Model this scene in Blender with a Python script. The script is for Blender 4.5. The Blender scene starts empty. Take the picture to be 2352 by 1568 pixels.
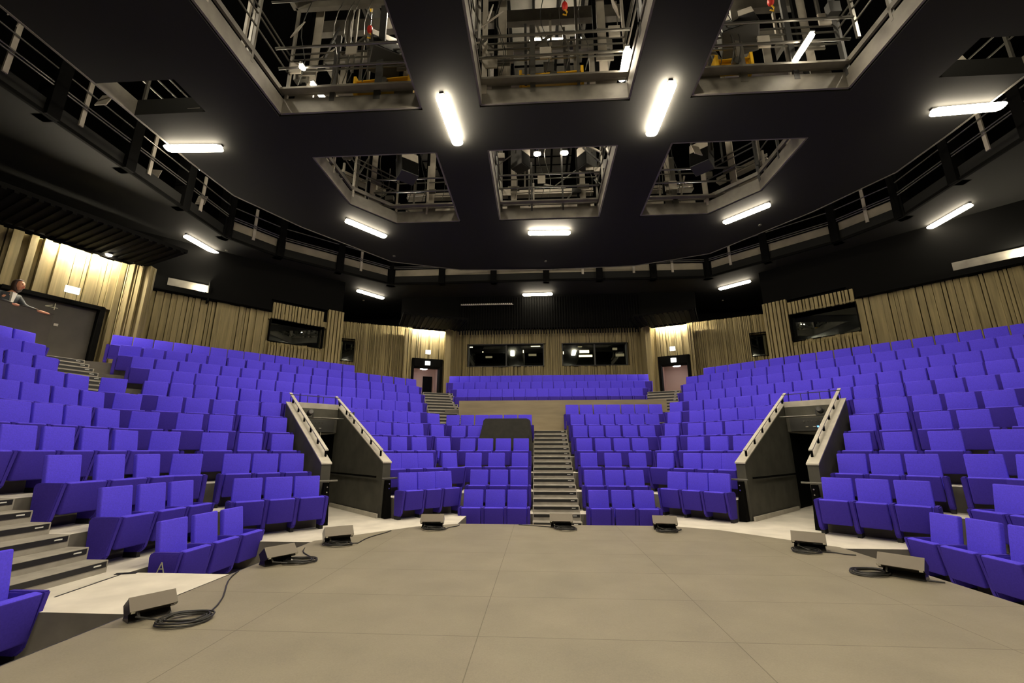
import bpy, bmesh, math, random
from mathutils import Vector, Matrix
random.seed(7)
SC = bpy.context.scene
COL = SC.collection
PI = math.pi
S2 = math.sqrt(2)

# ---------------------------------------------------------------- camera
CAM = Vector((-0.46, 0.0, 1.43)); PITCH = math.radians(14.1); YAW = math.radians(3.4); FPX = 1000.0
cd = bpy.data.cameras.new('camera'); cam = bpy.data.objects.new('camera', cd); COL.objects.link(cam)
cd.sensor_width = 36; cd.lens = 36 * FPX / 2352; cd.clip_end = 200; cd.clip_start = .05
cam.location = CAM; cam.rotation_euler = (PI / 2 + PITCH, 0, YAW)
SC.camera = cam
# ---------------------------------------------------------------- world, exposure
w = bpy.data.worlds.new('world'); SC.world = w; w.use_nodes = True
w.node_tree.nodes['Background'].inputs[0].default_value = (1.0, .93, .8, 1)
w.node_tree.nodes['Background'].inputs[1].default_value = 0.0
SC.view_settings.view_transform = 'Standard'
SC.view_settings.look = 'None'
SC.view_settings.exposure = 1.32
SC.view_settings.gamma = 1
SC.view_settings.use_curve_mapping = False
LAMP_W = 80.0        # emission of the tube lamps
WARM = (1.0, .87, .66)
SC.cycles.max_bounces = 6
SC.cycles.diffuse_bounces = 4

# ---------------------------------------------------------------- pixel helper: a photo point seen at a known height / on a known wall
FW = Vector((-math.sin(YAW) * math.cos(PITCH), math.cos(YAW) * math.cos(PITCH), math.sin(PITCH)))
RT = Vector((math.cos(YAW), math.sin(YAW), 0)); UP = RT.cross(FW)
def ray(px, py): return RT * ((px - 1176) / FPX) + UP * ((784 - py) / FPX) + FW
def atz(px, py, z):
    d = ray(px, py); return CAM + d * ((z - CAM.z) / d.z)
def aty(px, py, y):
    d = ray(px, py); return CAM + d * ((y - CAM.y) / d.y)

# ---------------------------------------------------------------- materials
def mat(name, col, rough=.7, metal=0, var=0.0, scale=8, stretch=(1, 1, 1), emit=None, es=0, spec=.5, bump=0):
    m = bpy.data.materials.new(name); m.use_nodes = True
    nt = m.node_tree; b = nt.nodes['Principled BSDF']
    b.inputs['Base Color'].default_value = (*col, 1); b.inputs['Roughness'].default_value = rough
    b.inputs['Metallic'].default_value = metal; b.inputs['Specular IOR Level'].default_value = spec
    if emit:
        b.inputs['Emission Color'].default_value = (*emit, 1); b.inputs['Emission Strength'].default_value = es
    if var or bump:
        tc = nt.nodes.new('ShaderNodeTexCoord'); mp = nt.nodes.new('ShaderNodeMapping')
        mp.inputs['Scale'].default_value = stretch
        nt.links.new(tc.outputs['Object'], mp.inputs[0])
        nz = nt.nodes.new('ShaderNodeTexNoise'); nz.inputs['Scale'].default_value = scale; nz.inputs['Detail'].default_value = 4
        nt.links.new(mp.outputs[0], nz.inputs['Vector'])
        if var:
            rp = nt.nodes.new('ShaderNodeValToRGB')
            rp.color_ramp.elements[0].position = .3; rp.color_ramp.elements[1].position = .7
            rp.color_ramp.elements[0].color = (*[c * (1 - var) for c in col], 1)
            rp.color_ramp.elements[1].color = (*[min(1, c * (1 + var)) for c in col], 1)
            nt.links.new(nz.outputs['Fac'], rp.inputs[0]); nt.links.new(rp.outputs[0], b.inputs['Base Color'])
        if bump:
            bp = nt.nodes.new('ShaderNodeBump'); bp.inputs['Strength'].default_value = bump
            nt.links.new(nz.outputs['Fac'], bp.inputs['Height']); nt.links.new(bp.outputs[0], b.inputs['Normal'])
    return m
M = {}
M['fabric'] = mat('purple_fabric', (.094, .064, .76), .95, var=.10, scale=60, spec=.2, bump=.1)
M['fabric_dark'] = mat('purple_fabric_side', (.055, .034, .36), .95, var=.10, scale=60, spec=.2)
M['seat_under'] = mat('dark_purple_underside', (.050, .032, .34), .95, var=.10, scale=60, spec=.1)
M['foot'] = mat('chair_foot_black', (.01, .01, .012), .6)
M['carpet'] = mat('pale_grey_carpet', (.64, .605, .53), .95, var=.12, scale=2.2, spec=.1)
M['riser'] = mat('grey_riser', (.13, .12, .10), .9, var=.15, scale=4)
M['tread'] = mat('stair_tread', (.30, .28, .24), .9, var=.15, scale=6)
M['nosing'] = mat('black_nosing', (.012, .012, .012), .5)
M['marker'] = mat('white_marker', (.75, .75, .7), .5)
M['conc'] = mat('dark_tunnel_wall', (.066, .064, .050), .8, var=.2, scale=3)
M['cap'] = mat('pale_capping', (.52, .49, .42), .5, var=.12, scale=5)
M['wood'] = mat('olive_wood_slats', (.205, .166, .074), .75, var=.28, scale=3.0, stretch=(5, 5, .25))
M['woodp'] = mat('plywood_panel', (.25, .205, .125), .6, var=.12, scale=2.5, stretch=(.5, .5, 3))
M['black'] = mat('black_paint', (.0032, .0032, .003), .9, spec=.06)
M['soffit'] = mat('black_soffit', (.010, .010, .009), .8, spec=.2)
M['dark'] = mat('dark_grey', (.03, .03, .028), .6)
M['fascia'] = mat('grey_fascia', (.12, .11, .09), .6, var=.25, scale=3)
M['steel'] = mat('rail_steel', (.13, .125, .11), .35, metal=.6)
M['panel'] = mat('grey_panel', (.34, .31, .26), .7, var=.15, scale=3)
M['yellow'] = mat('yellow_paint', (.85, .50, .02), .5)
M['red'] = mat('red_paint', (.7, .03, .02), .5)
M['gloss'] = mat('black_gloss', (.02, .018, .015), .25)
M['brownmetal'] = mat('bronze_cover', (.125, .105, .078), .5, metal=.2)
M['chrome'] = mat('chrome', (.75, .75, .72), .2, metal=1)
M['cable'] = mat('black_cable', (.018, .018, .016), .5)
M['lamp'] = mat('tube_light', (1, .95, .85), .5, emit=WARM, es=LAMP_W)
M['lamp_out'] = mat('tube_light_dim', (1, .95, .85), .5, emit=WARM, es=18)
M['lamp_mid'] = mat('tube_light_mid', (1, .95, .85), .5, emit=WARM, es=27)
M['lamp2'] = mat('rig_light', (1, .95, .85), .5, emit=(1, .88, .66), es=60)
M['lamp_hot'] = mat('hot_lamp', (1, .95, .85), .5, emit=(1, .88, .66), es=420)
M['board'] = mat('tan_board', (.22, .195, .145), .8, var=.25, scale=1.2)
M['roof'] = mat('grey_roof_board', (.10, .095, .08), .7, var=.2, scale=2)
M['lamp_fill'] = mat('rig_fill_light', (1, .95, .85), .5, emit=(1, .88, .66), es=85)  # for the added unseen lamps that brighten the rigging
M['white_e'] = mat('lit_sign_white', (1, 1, 1), .5, emit=(.93, 1, .96), es=3.0)
M['green'] = mat('green_sign_faint_glow', (.05, .45, .38), .5, emit=(.1, .6, .5), es=.25)  # unlit sign, a faint glow is put into its colour
M['round_e'] = mat('round_lamp_light', (1, 1, 1), .5, emit=(.9, .93, 1), es=9)
M['pink'] = mat('pink_corridor', (.45, .30, .24), .8)
M['door'] = mat('dark_door', (.045, .040, .030), .6, var=.2, scale=2)
M['skin'] = mat('skin', (.50, .22, .12), .6)
M['hair'] = mat('brown_hair', (.03, .012, .006), .7)
M['jacket'] = mat('navy_jacket', (.012, .016, .022), .7)
M['shirt'] = mat('white_shirt', (.75, .72, .65), .8)
M['mark'] = mat('pale_marking', (.55, .55, .38), .7)
M['blueled'] = mat('blue_indicator', (.1, .3, .9), .4, emit=(.1, .35, 1), es=1.5)
M['glass'] = bpy.data.materials.new('booth_glass'); M['glass'].use_nodes = True
nt = M['glass'].node_tree; nt.nodes.clear()
o_ = nt.nodes.new('ShaderNodeOutputMaterial'); mx = nt.nodes.new('ShaderNodeMixShader'); tr = nt.nodes.new('ShaderNodeBsdfTransparent')
gl = nt.nodes.new('ShaderNodeBsdfGlossy'); gl.inputs['Roughness'].default_value = .02; mx.inputs[0].default_value = .14
gl.inputs['Color'].default_value = (.8, .85, .8, 1); tr.inputs['Color'].default_value = (.75, .78, .72, 1)
nt.links.new(tr.outputs[0], mx.inputs[1]); nt.links.new(gl.outputs[0], mx.inputs[2]); nt.links.new(mx.outputs[0], o_.inputs[0])
# stage floor: matt brown-grey boards with fine seams
def stage_mat():
    m = mat('stage_boards', (.235, .208, .150), .62, var=.10, scale=1.6)
    nt = m.node_tree; b = nt.nodes['Principled BSDF']
    tc = nt.nodes.new('ShaderNodeTexCoord'); mp = nt.nodes.new('ShaderNodeMapping'); mp.inputs['Location'].default_value = (.96, .96, 0)
    br = nt.nodes.new('ShaderNodeTexBrick'); br.inputs['Scale'].default_value = 1
    br.inputs['Color1'].default_value = (1, 1, 1, 1); br.inputs['Color2'].default_value = (.95, .95, .95, 1); br.inputs['Mortar'].default_value = (.55, .52, .48, 1)
    br.inputs['Mortar Size'].default_value = .004; br.inputs['Brick Width'].default_value = 1.98; br.inputs['Row Height'].default_value = .965
    br.offset = 0.0; br.inputs['Mortar Smooth'].default_value = .1
    nt.links.new(tc.outputs['Object'], mp.inputs[0]); nt.links.new(mp.outputs[0], br.inputs['Vector'])
    nz = nt.nodes.new('ShaderNodeTexNoise'); nz.inputs['Scale'].default_value = 90; nt.links.new(tc.outputs['Object'], nz.inputs['Vector'])
    rp = nt.nodes.new('ShaderNodeValToRGB'); rp.color_ramp.elements[0].color = (.82, .82, .82, 1); rp.color_ramp.elements[1].color = (1.12, 1.12, 1.12, 1)
    nt.links.new(nz.outputs['Fac'], rp.inputs[0])
    src = b.inputs['Base Color'].links[0].from_socket
    for s_ in (br.outputs['Color'], rp.outputs[0]):
        k = nt.nodes.new('ShaderNodeMix'); k.data_type = 'RGBA'; k.blend_type = 'MULTIPLY'; k.inputs[0].default_value = 1
        nt.links.new(src, k.inputs[6]); nt.links.new(s_, k.inputs[7]); src = k.outputs[2]
    nt.links.new(src, b.inputs['Base Color'])
    return m
M['stage'] = stage_mat()

# ---------------------------------------------------------------- mesh helpers
def bx(bm, x0, x1, y0, y1, z0, z1, mtx=None, bev=0, seg=2):
    r = bmesh.ops.create_cube(bm, size=1)
    vs = r['verts']
    bmesh.ops.scale(bm, vec=(abs(x1 - x0), abs(y1 - y0), abs(z1 - z0)), verts=vs)
    bmesh.ops.translate(bm, vec=((x0 + x1) / 2, (y0 + y1) / 2, (z0 + z1) / 2), verts=vs)
    if bev:
        es = list({e for v in vs for e in v.link_edges})
        rr = bmesh.ops.bevel(bm, geom=es, offset=bev, segments=seg, affect='EDGES', profile=.5)
        vs = list({v for f in rr['faces'] for v in f.verts} | {v for v in vs if v.is_valid})
    if mtx is not None: bmesh.ops.transform(bm, matrix=mtx, verts=[v for v in vs if v.is_valid])
    return vs
def prism(bm, pts, z0, z1):
    a = [bm.verts.new((p[0], p[1], z0)) for p in pts]; b = [bm.verts.new((p[0], p[1], z1)) for p in pts]
    n = len(pts)
    bm.faces.new(a[::-1]); bm.faces.new(b)
    for i in range(n): bm.faces.new((a[i], a[(i + 1) % n], b[(i + 1) % n], b[i]))
def hull(bm, pts):     # eight corners: bottom loop of four then top loop of four
    v = [bm.verts.new(p) for p in pts]
    for f in ((3, 2, 1, 0), (4, 5, 6, 7), (0, 1, 5, 4), (1, 2, 6, 5), (2, 3, 7, 6), (3, 0, 4, 7)): bm.faces.new([v[i] for i in f])
def bar(bm, p, q, w, h=None, up=(0, 0, 1)):      # rectangular bar from p to q
    p = Vector(p); q = Vector(q); h = h or w
    d = (q - p); L = d.length
    if L < 1e-5: return
    d.normalize(); u = Vector(up)
    if abs(d.dot(u)) > .98: u = Vector((1, 0, 0))
    s = d.cross(u).normalized(); u = s.cross(d)
    m = Matrix((( s.x, d.x, u.x, p.x), (s.y, d.y, u.y, p.y), (s.z, d.z, u.z, p.z), (0, 0, 0, 1)))
    bx(bm, -w / 2, w / 2, 0, L, -h / 2, h / 2, m)
def tube(bm, pts, r, n=8, closed=False):
    pts = [Vector(p) for p in pts]; rings = []
    N = len(pts)
    for i, p in enumerate(pts):
        a = pts[(i - 1) % N] if (closed or i > 0) else p; b = pts[(i + 1) % N] if (closed or i < N - 1) else p
        d = (b - a).normalized(); u = Vector((0, 0, 1)) if abs(d.z) < .95 else Vector((1, 0, 0))
        s = d.cross(u).normalized(); u = s.cross(d)
        rings.append([bm.verts.new(p + (s * math.cos(2 * PI * k / n) + u * math.sin(2 * PI * k / n)) * r) for k in range(n)])
    for i in range(N if closed else N - 1):
        A = rings[i]; B = rings[(i + 1) % N]
        for k in range(n): bm.faces.new((A[k], A[(k + 1) % n], B[(k + 1) % n], B[k]))
    if not closed: bm.faces.new(rings[0][::-1]); bm.faces.new(rings[-1])
def disc(bm, c, r, h, n=20, mtx=None):
    res = bmesh.ops.create_cone(bm, cap_ends=True, segments=n, radius1=r, radius2=r, depth=h, matrix=Matrix.Translation(c))
    if mtx: bmesh.ops.transform(bm, matrix=mtx, verts=res['verts'])
def obj(name, bm, m, parent=None, smooth=False):
    bmesh.ops.recalc_face_normals(bm, faces=bm.faces)
    me = bpy.data.meshes.new(name); bm.to_mesh(me); bm.free()
    ms = m if isinstance(m, (list, tuple)) else [m]
    for k in ms: me.materials.append(M[k])
    if smooth:
        for p in me.polygons: p.use_smooth = True
    o = bpy.data.objects.new(name, me); COL.objects.link(o)
    if parent: o.parent = parent
    return o
NB = bmesh.new
def thing(name, label, cat, loc=(0, 0, 0), rz=0, group=None):
    o = bpy.data.objects.new(name, None); COL.objects.link(o); o.empty_display_size = .1
    o.location = loc; o.rotation_euler = (0, 0, rz); o['label'] = label; o['category'] = cat
    if group: o['group'] = group
    return o
def tag(o, label, cat, group=None):
    o['label'] = label; o['category'] = cat
    if group: o['group'] = group
    return o
def struct(name, bm, m, label=None):
    o = obj(name, bm, m); o['kind'] = 'structure'
    if label: o['label'] = label
    return o
def rotz(a, c=(0, 0, 0)): return Matrix.Translation(c) @ Matrix.Rotation(a, 4, 'Z')

# ---------------------------------------------------------------- plan of the hall: row lines (top of the chair backs)
def FZ(n): return .42 * (n - 2)
def DD(n): return 17.35 - .86 * (11 - n)
def XX(n): return 6.3 + .86 * (n - 2)
def YY(n): return 11.75 + .86 * (n - 2) if n < 8 else 19.5 - .86 * (11 - n)
FR = .85
BL = {  # block: origin fn, tangent, outward normal, rotation
    'L': (lambda d: Vector((-d, 0, 0)), Vector((0, 1, 0)), PI / 2),
    'R': (lambda d: Vector((d, 0, 0)), Vector((0, -1, 0)), -PI / 2),
    'DL': (lambda d: Vector((-d / S2, d / S2, 0)), Vector((1 / S2, 1 / S2, 0)), PI / 4),
    'DR': (lambda d: Vector((d / S2, d / S2, 0)), Vector((1 / S2, -1 / S2, 0)), -PI / 4),
    'C': (lambda d: Vector((0, d, 0)), Vector((1, 0, 0)), 0)}
def rowpos(b, n, s):
    d = {'L': XX, 'R': XX, 'DL': DD, 'DR': DD, 'C': YY}[b](n)
    return BL[b][0](d) + BL[b][1] * s + Vector((0, 0, FZ(n)))
def P(sg, u, D):      # diagonal frame: u along the row (positive toward the centre), D outward; sg -1 left, +1 right
    return (sg * (D - u) / S2, (D + u) / S2)

# ---------------------------------------------------------------- floor, stage and terraces
bm = NB()
bx(bm, -17, 17, -6, 23, -.62, -.42)
struct('floor', bm, 'carpet')
bm = NB()
stage = [(-4.12, -5), (4.12, -5), (4.08, 7.45), (2.85, 8.85), (2.1, 9.24), (-2.1, 9.27), (-2.85, 8.9), (-4.12, 7.45)]
prism(bm, stage, -.42, .015)
st = obj('stage', bm, 'stage'); tag(st, 'wide brown-grey boarded stage floor filling the foreground', 'stage')
bm = NB()
lip = [((-4.16, -5), (-4.16, 7.44)), ((4.12, -5), (4.12, 7.44)), ((-4.12, 7.47), (-2.85, 8.93)), ((4.08, 7.47), (2.87, 8.87)), ((-2.1, 9.29), (2.1, 9.26))]
for a, b in lip: bar(bm, (a[0], a[1], -.03), (b[0], b[1], -.03), .03, .06)
struct('trim_1', bm, 'nosing')

def terr(n):
    Xf, Df, Yf = XX(n) - FR, DD(n) - FR, YY(n) - FR
    return Xf, Df, Yf, (-Xf, S2 * Df - Xf), (-(S2 * Df - Yf), Yf)
def mir(pts): return [(-p[0], p[1]) for p in pts][::-1]
U0, U1 = 2.93, 4.47
bmF = NB()
# ring walkway at stage level (row two floor) with the front pits left open
for sg in (1, -1):
    A = [(-5.45, -5), (-5.45, 7.42), (-6.4, 7.42), (-6.4, -5)]
    B = [(-5.45, 7.42), (-4.14, 7.42), (-2.86, 8.92), (-2.12, 9.29), (-2.12, 10.9), (-1.7, 11.8), (-6.35, 7.42)]
    Cc = [(-2.12, 10.9), (0, 10.9), (0, 11.8), (-1.7, 11.8)]
    for q in (A, B, Cc):
        prism(bmF, q if sg > 0 else mir(q), -.5, 0)
    # tunnel floor
    q = [P(-sg, U0 - .05, 9.4), P(-sg, U1 + .05, 9.4), P(-sg, U1 + .05, 19), P(-sg, U0 - .05, 19)]
    prism(bmF, q, -.5, -.005)
prism(bmF, [(-5.46, 4.2), (-4.14, 4.2), (-4.14, 5.52), (-5.46, 5.52)], -.5, 0)
DW = 19.6; YW = 21.0
for n in range(3, 12):
    z = FZ(n)
    Xf, Df, Yf, cL, cC = terr(n)
    if n < 11: Xo, Do, Yo, oL, oC = terr(n + 1)
    else: Xo, Do, Yo = 17.0, DW + .3, YW + .3; oL = (-17.0, S2 * Do - 17.0); oC = (-(S2 * Do - Yo), Yo)
    for sg in (1, -1):
        def add(q, z0=-.5):
            prism(bmF, q if sg > 0 else mir(q), z0, z)
        add([(-Xf, -5), cL, oL, (-Xo, -5)])
        uf0 = (cL[0] + cL[1]) / S2; uf1 = (cC[0] + cC[1]) / S2; uo0 = (oL[0] + oL[1]) / S2; uo1 = (oC[0] + oC[1]) / S2
        add([cL, P(-1, U0, Df), P(-1, U0, Do), oL])
        add([P(-1, U1, Df), cC, oC, P(-1, U1, Do)])
        if n >= 7: add([P(-1, U0, Df), P(-1, U1, Df), P(-1, U1, Do), P(-1, U0, Do)], 1.9)
        if n < 7: add([cC, (0, Yf), (0, Yo), oC])
        elif n == 7: add([cC, (0, Yf), (0, 16.4), (-3.4, 16.4), oC])
        elif n == 8: pass
        elif n == 9: add([(-3.98, 16.42), (0, 16.42), (0, Yo), (-4.1, Yo)])
        else: add([(-4.3, Yf), (0, Yf), (0, Yo), (-4.3, Yo)] if n < 11 else [cC, (0, Yf), (0, Yo), oC])
fl = struct('floor', bmF, 'carpet')
# the vertical faces of the terraces are darker boards
fl.data.materials.append(M['riser'])
for p in fl.data.polygons:
    if abs(p.normal.z) < .5: p.material_index = 1

# ---------------------------------------------------------------- staircases
def stair(name, label, steps, width, frame):   # steps: (dist, depth, z_top, height, kind) along local +y, local x centred
    root = thing(name, label, 'stairs', frame[0], frame[1])
    root.location = frame[0]
    for i, (d, dep, z, h) in enumerate(steps):
        bm = NB(); bx(bm, -width / 2, width / 2, d - .006, d + dep, z - h - .01, z, bev=.008, seg=1)
        s = obj('step', bm, 'tread', root)
        bm = NB(); bx(bm, -width / 2 + .03, width / 2 - .03, d - .012, d + .004, z - .075, z - .012)
        ns = obj('nosing', bm, 'nosing', s)
        bm = NB(); bx(bm, width / 2 - .19, width / 2 - .10, d - .017, d - .005, z - .048, z - .034)
        obj('edge_marker', bm, 'marker', s)
    return root
T3 = .287
stp = [(10.33 - 10, T3, -.28, .14), (10.615 - 10, T3, -.14, .28)]
for n in range(2, 7):
    Yf = YY(n) - FR; z = FZ(n)
    if n > 2: stp.append((Yf - 10, T3 + .0, z + .004, .14))
    else: stp.append((Yf - 10, T3, .004, .14))
    stp.append((Yf - 10 + T3, T3, z + .14, .14)); stp.append((Yf - 10 + 2 * T3, T3 , z + .28, .28))
stp.append((YY(7) - FR - 10, .3, FZ(7) + .004, .14))
stair('staircase', 'straight grey carpeted stairs climbing between the two centre seat blocks', stp, 1.13, ((-.06, 10, 0), 0))
stp = []
for n in (2, 3, 4):
    Xf = XX(n) - FR; z = FZ(n)
    if n > 2: stp.append((Xf - 5, T3, z + .004, .14))
    stp += [(Xf - 5 + T3, T3, z + .14, .14), (Xf - 5 + 2 * T3, T3, z + .28, .28)]
stair('staircase', 'grey stairs with black nosings at the left edge beside the stage', stp, 1.6, ((-5, 4.72, 0), PI / 2))
# aisles at the corners up to the exit doors
def corner_stair(cx, cy, ang, n0, cnt, label, wd, dz=.14, tr=.31):
    stp = [(i * tr, tr, n0 + dz * (i + 1), .3 + .0 * i) for i in range(cnt)]
    return stair('staircase', label, stp, wd, ((cx, cy, 0), ang))
corner_stair(-10.55 + .29, 9.1 - .12, math.radians(67.5), 2.52 - .14, 10, 'dark stairs rising to the door marked 4 at upper left', 1.5)
corner_stair(-3.40, 15.0, math.radians(22.5), 1.96, 13, 'dark stairs rising to the exit left of the control room windows', 1.25, tr=.265)
corner_stair(3.40, 15.0, math.radians(-22.5), 1.96, 13, 'dark stairs rising to the exit right of the control room windows', 1.25, tr=.265)

# ---------------------------------------------------------------- chairs
def side_bm(x):
    bm = NB(); w = .035
    prof = [(-.43, .595), (-.05, .595), (-.02, .55), (-.06, .06), (-.27, .06), (-.34, .12)]
    for f in (0, 1):
        pass
    a = [bm.verts.new((x - w, p[0], p[1])) for p in prof]; b = [bm.verts.new((x + w, p[0], p[1])) for p in prof]
    bm.faces.new(a[::-1]); bm.faces.new(b)
    for i in range(len(prof)): bm.faces.new((a[i], a[(i + 1) % len(prof)], b[(i + 1) % len(prof)], b[i]))
    bmesh.ops.bevel(bm, geom=list(bm.edges), offset=.014, segments=2, affect='EDGES')
    r = bmesh.ops.create_cube(bm, size=1); bmesh.ops.scale(bm, vec=(.06, .2, .07), verts=r['verts']); bmesh.ops.translate(bm, vec=(x, -.165, .035), verts=r['verts'])
    return bm
def lean(bm, vs, ang, pivot):
    bmesh.ops.rotate(bm, cent=pivot, matrix=Matrix.Rotation(ang, 3, 'X'), verts=vs)
def back_bm():
    bm = NB()
    bx(bm, -.232, .232, -.04, .035, .36, .955, bev=.02, seg=3)
    lean(bm, list(bm.verts), math.radians(-9), (0, 0, .955))
    return bm
def seat_bm(hl, hr):
    bm = NB()
    bx(bm, -hl + .045, hr - .045, -.445, -.35, .19, .60, bev=.022, seg=3)
    lean(bm, list(bm.verts), math.radians(7), (0, -.4, .60))
    bx(bm, -hl + .07, hr - .07, -.30, -.12, .26, .36, bev=.01, seg=1)
    return bm
cache = {}
def shared(key, fn, m, smooth=False):
    if key not in cache:
        bm = fn(); bmesh.ops.recalc_face_normals(bm, faces=bm.faces)
        me = bpy.data.meshes.new(key[0]); bm.to_mesh(me); bm.free(); me.materials.append(M[m])
        if key[0] == 'arm':
            me.materials.append(M['foot'])
            for p in me.polygons:
                if p.center.z < .058: p.material_index = 1
        if key[0] == 'seat':      # cushion side is lighter cloth; upward edges take it too, as painted highlights
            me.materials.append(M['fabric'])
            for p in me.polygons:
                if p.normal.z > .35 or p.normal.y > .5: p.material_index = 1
        for p in me.polygons: p.use_smooth = smooth
        cache[key] = me
    return cache[key]
def sub(name, me, parent):
    o = bpy.data.objects.new(name, me); COL.objects.link(o); o.parent = parent; return o

ROWS = {
 'L': {1: [[3.36, 3.94], [6.04, 6.63, 7.22]], 2: [[5.99, 6.56, 7.12]], 3: [[5.97, 6.66, 7.33]], 4: [[5.45, 6.01, 6.56, 7.14, 7.71]],
       5: [[6.04, 6.54, 7.04, 7.55, 8.12]], 6: [[6.97, 7.47, 8.0, 8.54]], 7: [[7.3, 7.84, 8.39, 8.92]], 8: [[7.87, 8.40, 8.93]], 9: [[8.8, 9.3]], 10: [[9.2, 9.7]]},
 'DL': {2: [[1.57, 2.08, 2.58], [4.74, 5.22, 5.68]], 3: [[.71], [1.5, 2.0, 2.5], [4.76, 5.22, 5.68, 6.42]], 4: [[.39], [1.2, 1.85, 2.49], [4.8, 5.36, 5.97, 6.76]],
        5: [[.05, .81, 1.38, 1.99, 2.53], [4.82, 5.3, 5.83, 6.35, 7.08]], 6: [[-.27, .46, .98, 1.52, 2.04, 2.56], [4.8, 5.26, 5.74, 6.24, 6.72, 7.45]],
        7: [[-.57, .19, .7, 1.2, 1.7, 2.2, 2.7, 3.22, 3.72, 4.24, 4.75, 5.24, 5.74, 6.23, 6.7, 7.28]],
        8: [[.26 + .4953 * i for i in range(16)]], 9: [[-.12 + .5125 * i for i in range(17)]], 10: [[-.43 + .5206 * i for i in range(18)]], 11: [[-.66 + .4836 * i for i in range(15)]]},
 'DR': {2: [[-5.7, -5.2, -4.72], [-2.61, -2.1, -1.58]], 3: [[-6.44, -5.71, -5.22, -4.76], [-2.5, -1.99, -1.48], [-.72]], 4: [[-6.78, -6.0, -5.38, -4.8], [-2.51, -1.86, -1.18], [-.36]],
        5: [[-7.12, -6.38, -5.85, -5.31, -4.82], [-2.52, -1.97, -1.32, -.77, 0.0]], 6: [[-7.47, -6.73, -6.24, -5.74, -5.26, -4.79], [-2.54, -2.01, -1.47, -.93, -.37, .25]],
        7: [[-7.83, -7.13, -6.62, -6.12, -5.63, -5.14, -4.64, -4.15, -3.66, -3.16, -2.65, -2.13, -1.62, -1.09, -.58, -.05, .47]],
        8: [[-7.73 + .5 * i for i in range(17)]], 9: [[-8.15 + .495 * i for i in range(18)]], 10: [[-8.43 + .5 * i for i in range(18)]], 11: [[-8.08 + .4975 * i for i in range(18)]]},
 'C': {1: [[-2.02, -1.50, -.98], [.92, 1.45, 1.97]], 2: [[-2.01, -1.49, -.97], [.92, 1.45, 1.96]], 3: [[-2.29, -1.64, -.98], [.92, 1.58, 2.25]],
       4: [[-2.60, -2.06, -1.52, -.98], [.9, 1.45, 2.0, 2.54]], 5: [[-3.05, -2.51], [.87, 1.38, 1.91, 2.45, 2.99]],
       6: [[-3.41, -2.91, -2.40, -1.92, -1.41, -.91], [.87, 1.38, 1.88, 2.38, 2.88, 3.38]], 7: [[.77, 1.28, 1.78, 2.26, 2.76, 3.25, 3.75]],
       9: [[-3.57 + .4727 * i for i in range(16)]], 10: [[-3.9 + .484 * i for i in range(17)]], 11: [[-4.24 + .47 * i for i in range(19)]]},
 'R': {1: [[-7.13, -6.56, -6.0]], 2: [[-6.98, -6.42]], 3: [[-7.41]]}}
ORD = ['first', 'second', 'third', 'fourth', 'fifth', 'sixth', 'seventh', 'eighth', 'ninth', 'tenth', 'eleventh', 'twelfth', 'thirteenth', 'fourteenth', 'fifteenth', 'sixteenth', 'seventeenth', 'eighteenth', 'nineteenth', 'twentieth']
def section(b, n, s):
    if b == 'L': return ('beyond the left-edge stairs', 'at the far left') if False else ('block at far left', n if s > 5 else 0)
    if b == 'R': return ('block at far right', n)
    if b == 'C':
        if n >= 9: return ('behind wooden panel', n - 8)
        return ('block left of centre stairs' if s < 0 else 'block right of centre stairs', n)
    side = 'left' if b == 'DL' else 'right'
    u = abs(s) if not (b == 'DR' and s > 0) and not (b == 'DL' and s < 0) else -abs(s)
    if n >= 7: return ('behind %s tunnel' % side, n - 6)
    outer = u < 3.5
    if b == 'DL': return ('block left of left tunnel' if outer else 'block right of left tunnel', n - 1)
    return ('block right of right tunnel' if outer else 'block left of right tunnel', n - 1)
chairs = []; cnt = {}
for b in ('L', 'DL', 'C', 'DR', 'R'):
    for n, segs in ROWS[b].items():
        for seg in segs:
            for i, s in enumerate(seg):
                gl_ = s - seg[i - 1] if i else 9; gr_ = seg[i + 1] - s if i < len(seg) - 1 else 9
                hl = min(gl_ / 2, .36) if gl_ < 5 else .27; hr = min(gr_ / 2, .36) if gr_ < 5 else .27
                if gl_ > 5 and .6 < gr_ < 1: hl = .27
                ownl = gl_ > .8
                nm, r = section(b, n, s)
                cnt[(nm, r)] = cnt.get((nm, r), 0) + 1
                p = rowpos(b, n, s)
                chairs.append(dict(p=p, rz=BL[b][2], hl=round(hl, 2), hr=round(hr, 2), own=ownl, sec=nm, row=r, k=cnt[(nm, r)], d=(p - CAM).length))
order = sorted(range(len(chairs)), key=lambda i: chairs[i]['d'])
near = set(order[:300])
mb = shared(('backrest',), back_bm, 'fabric', True)
far_bm = NB()
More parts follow.
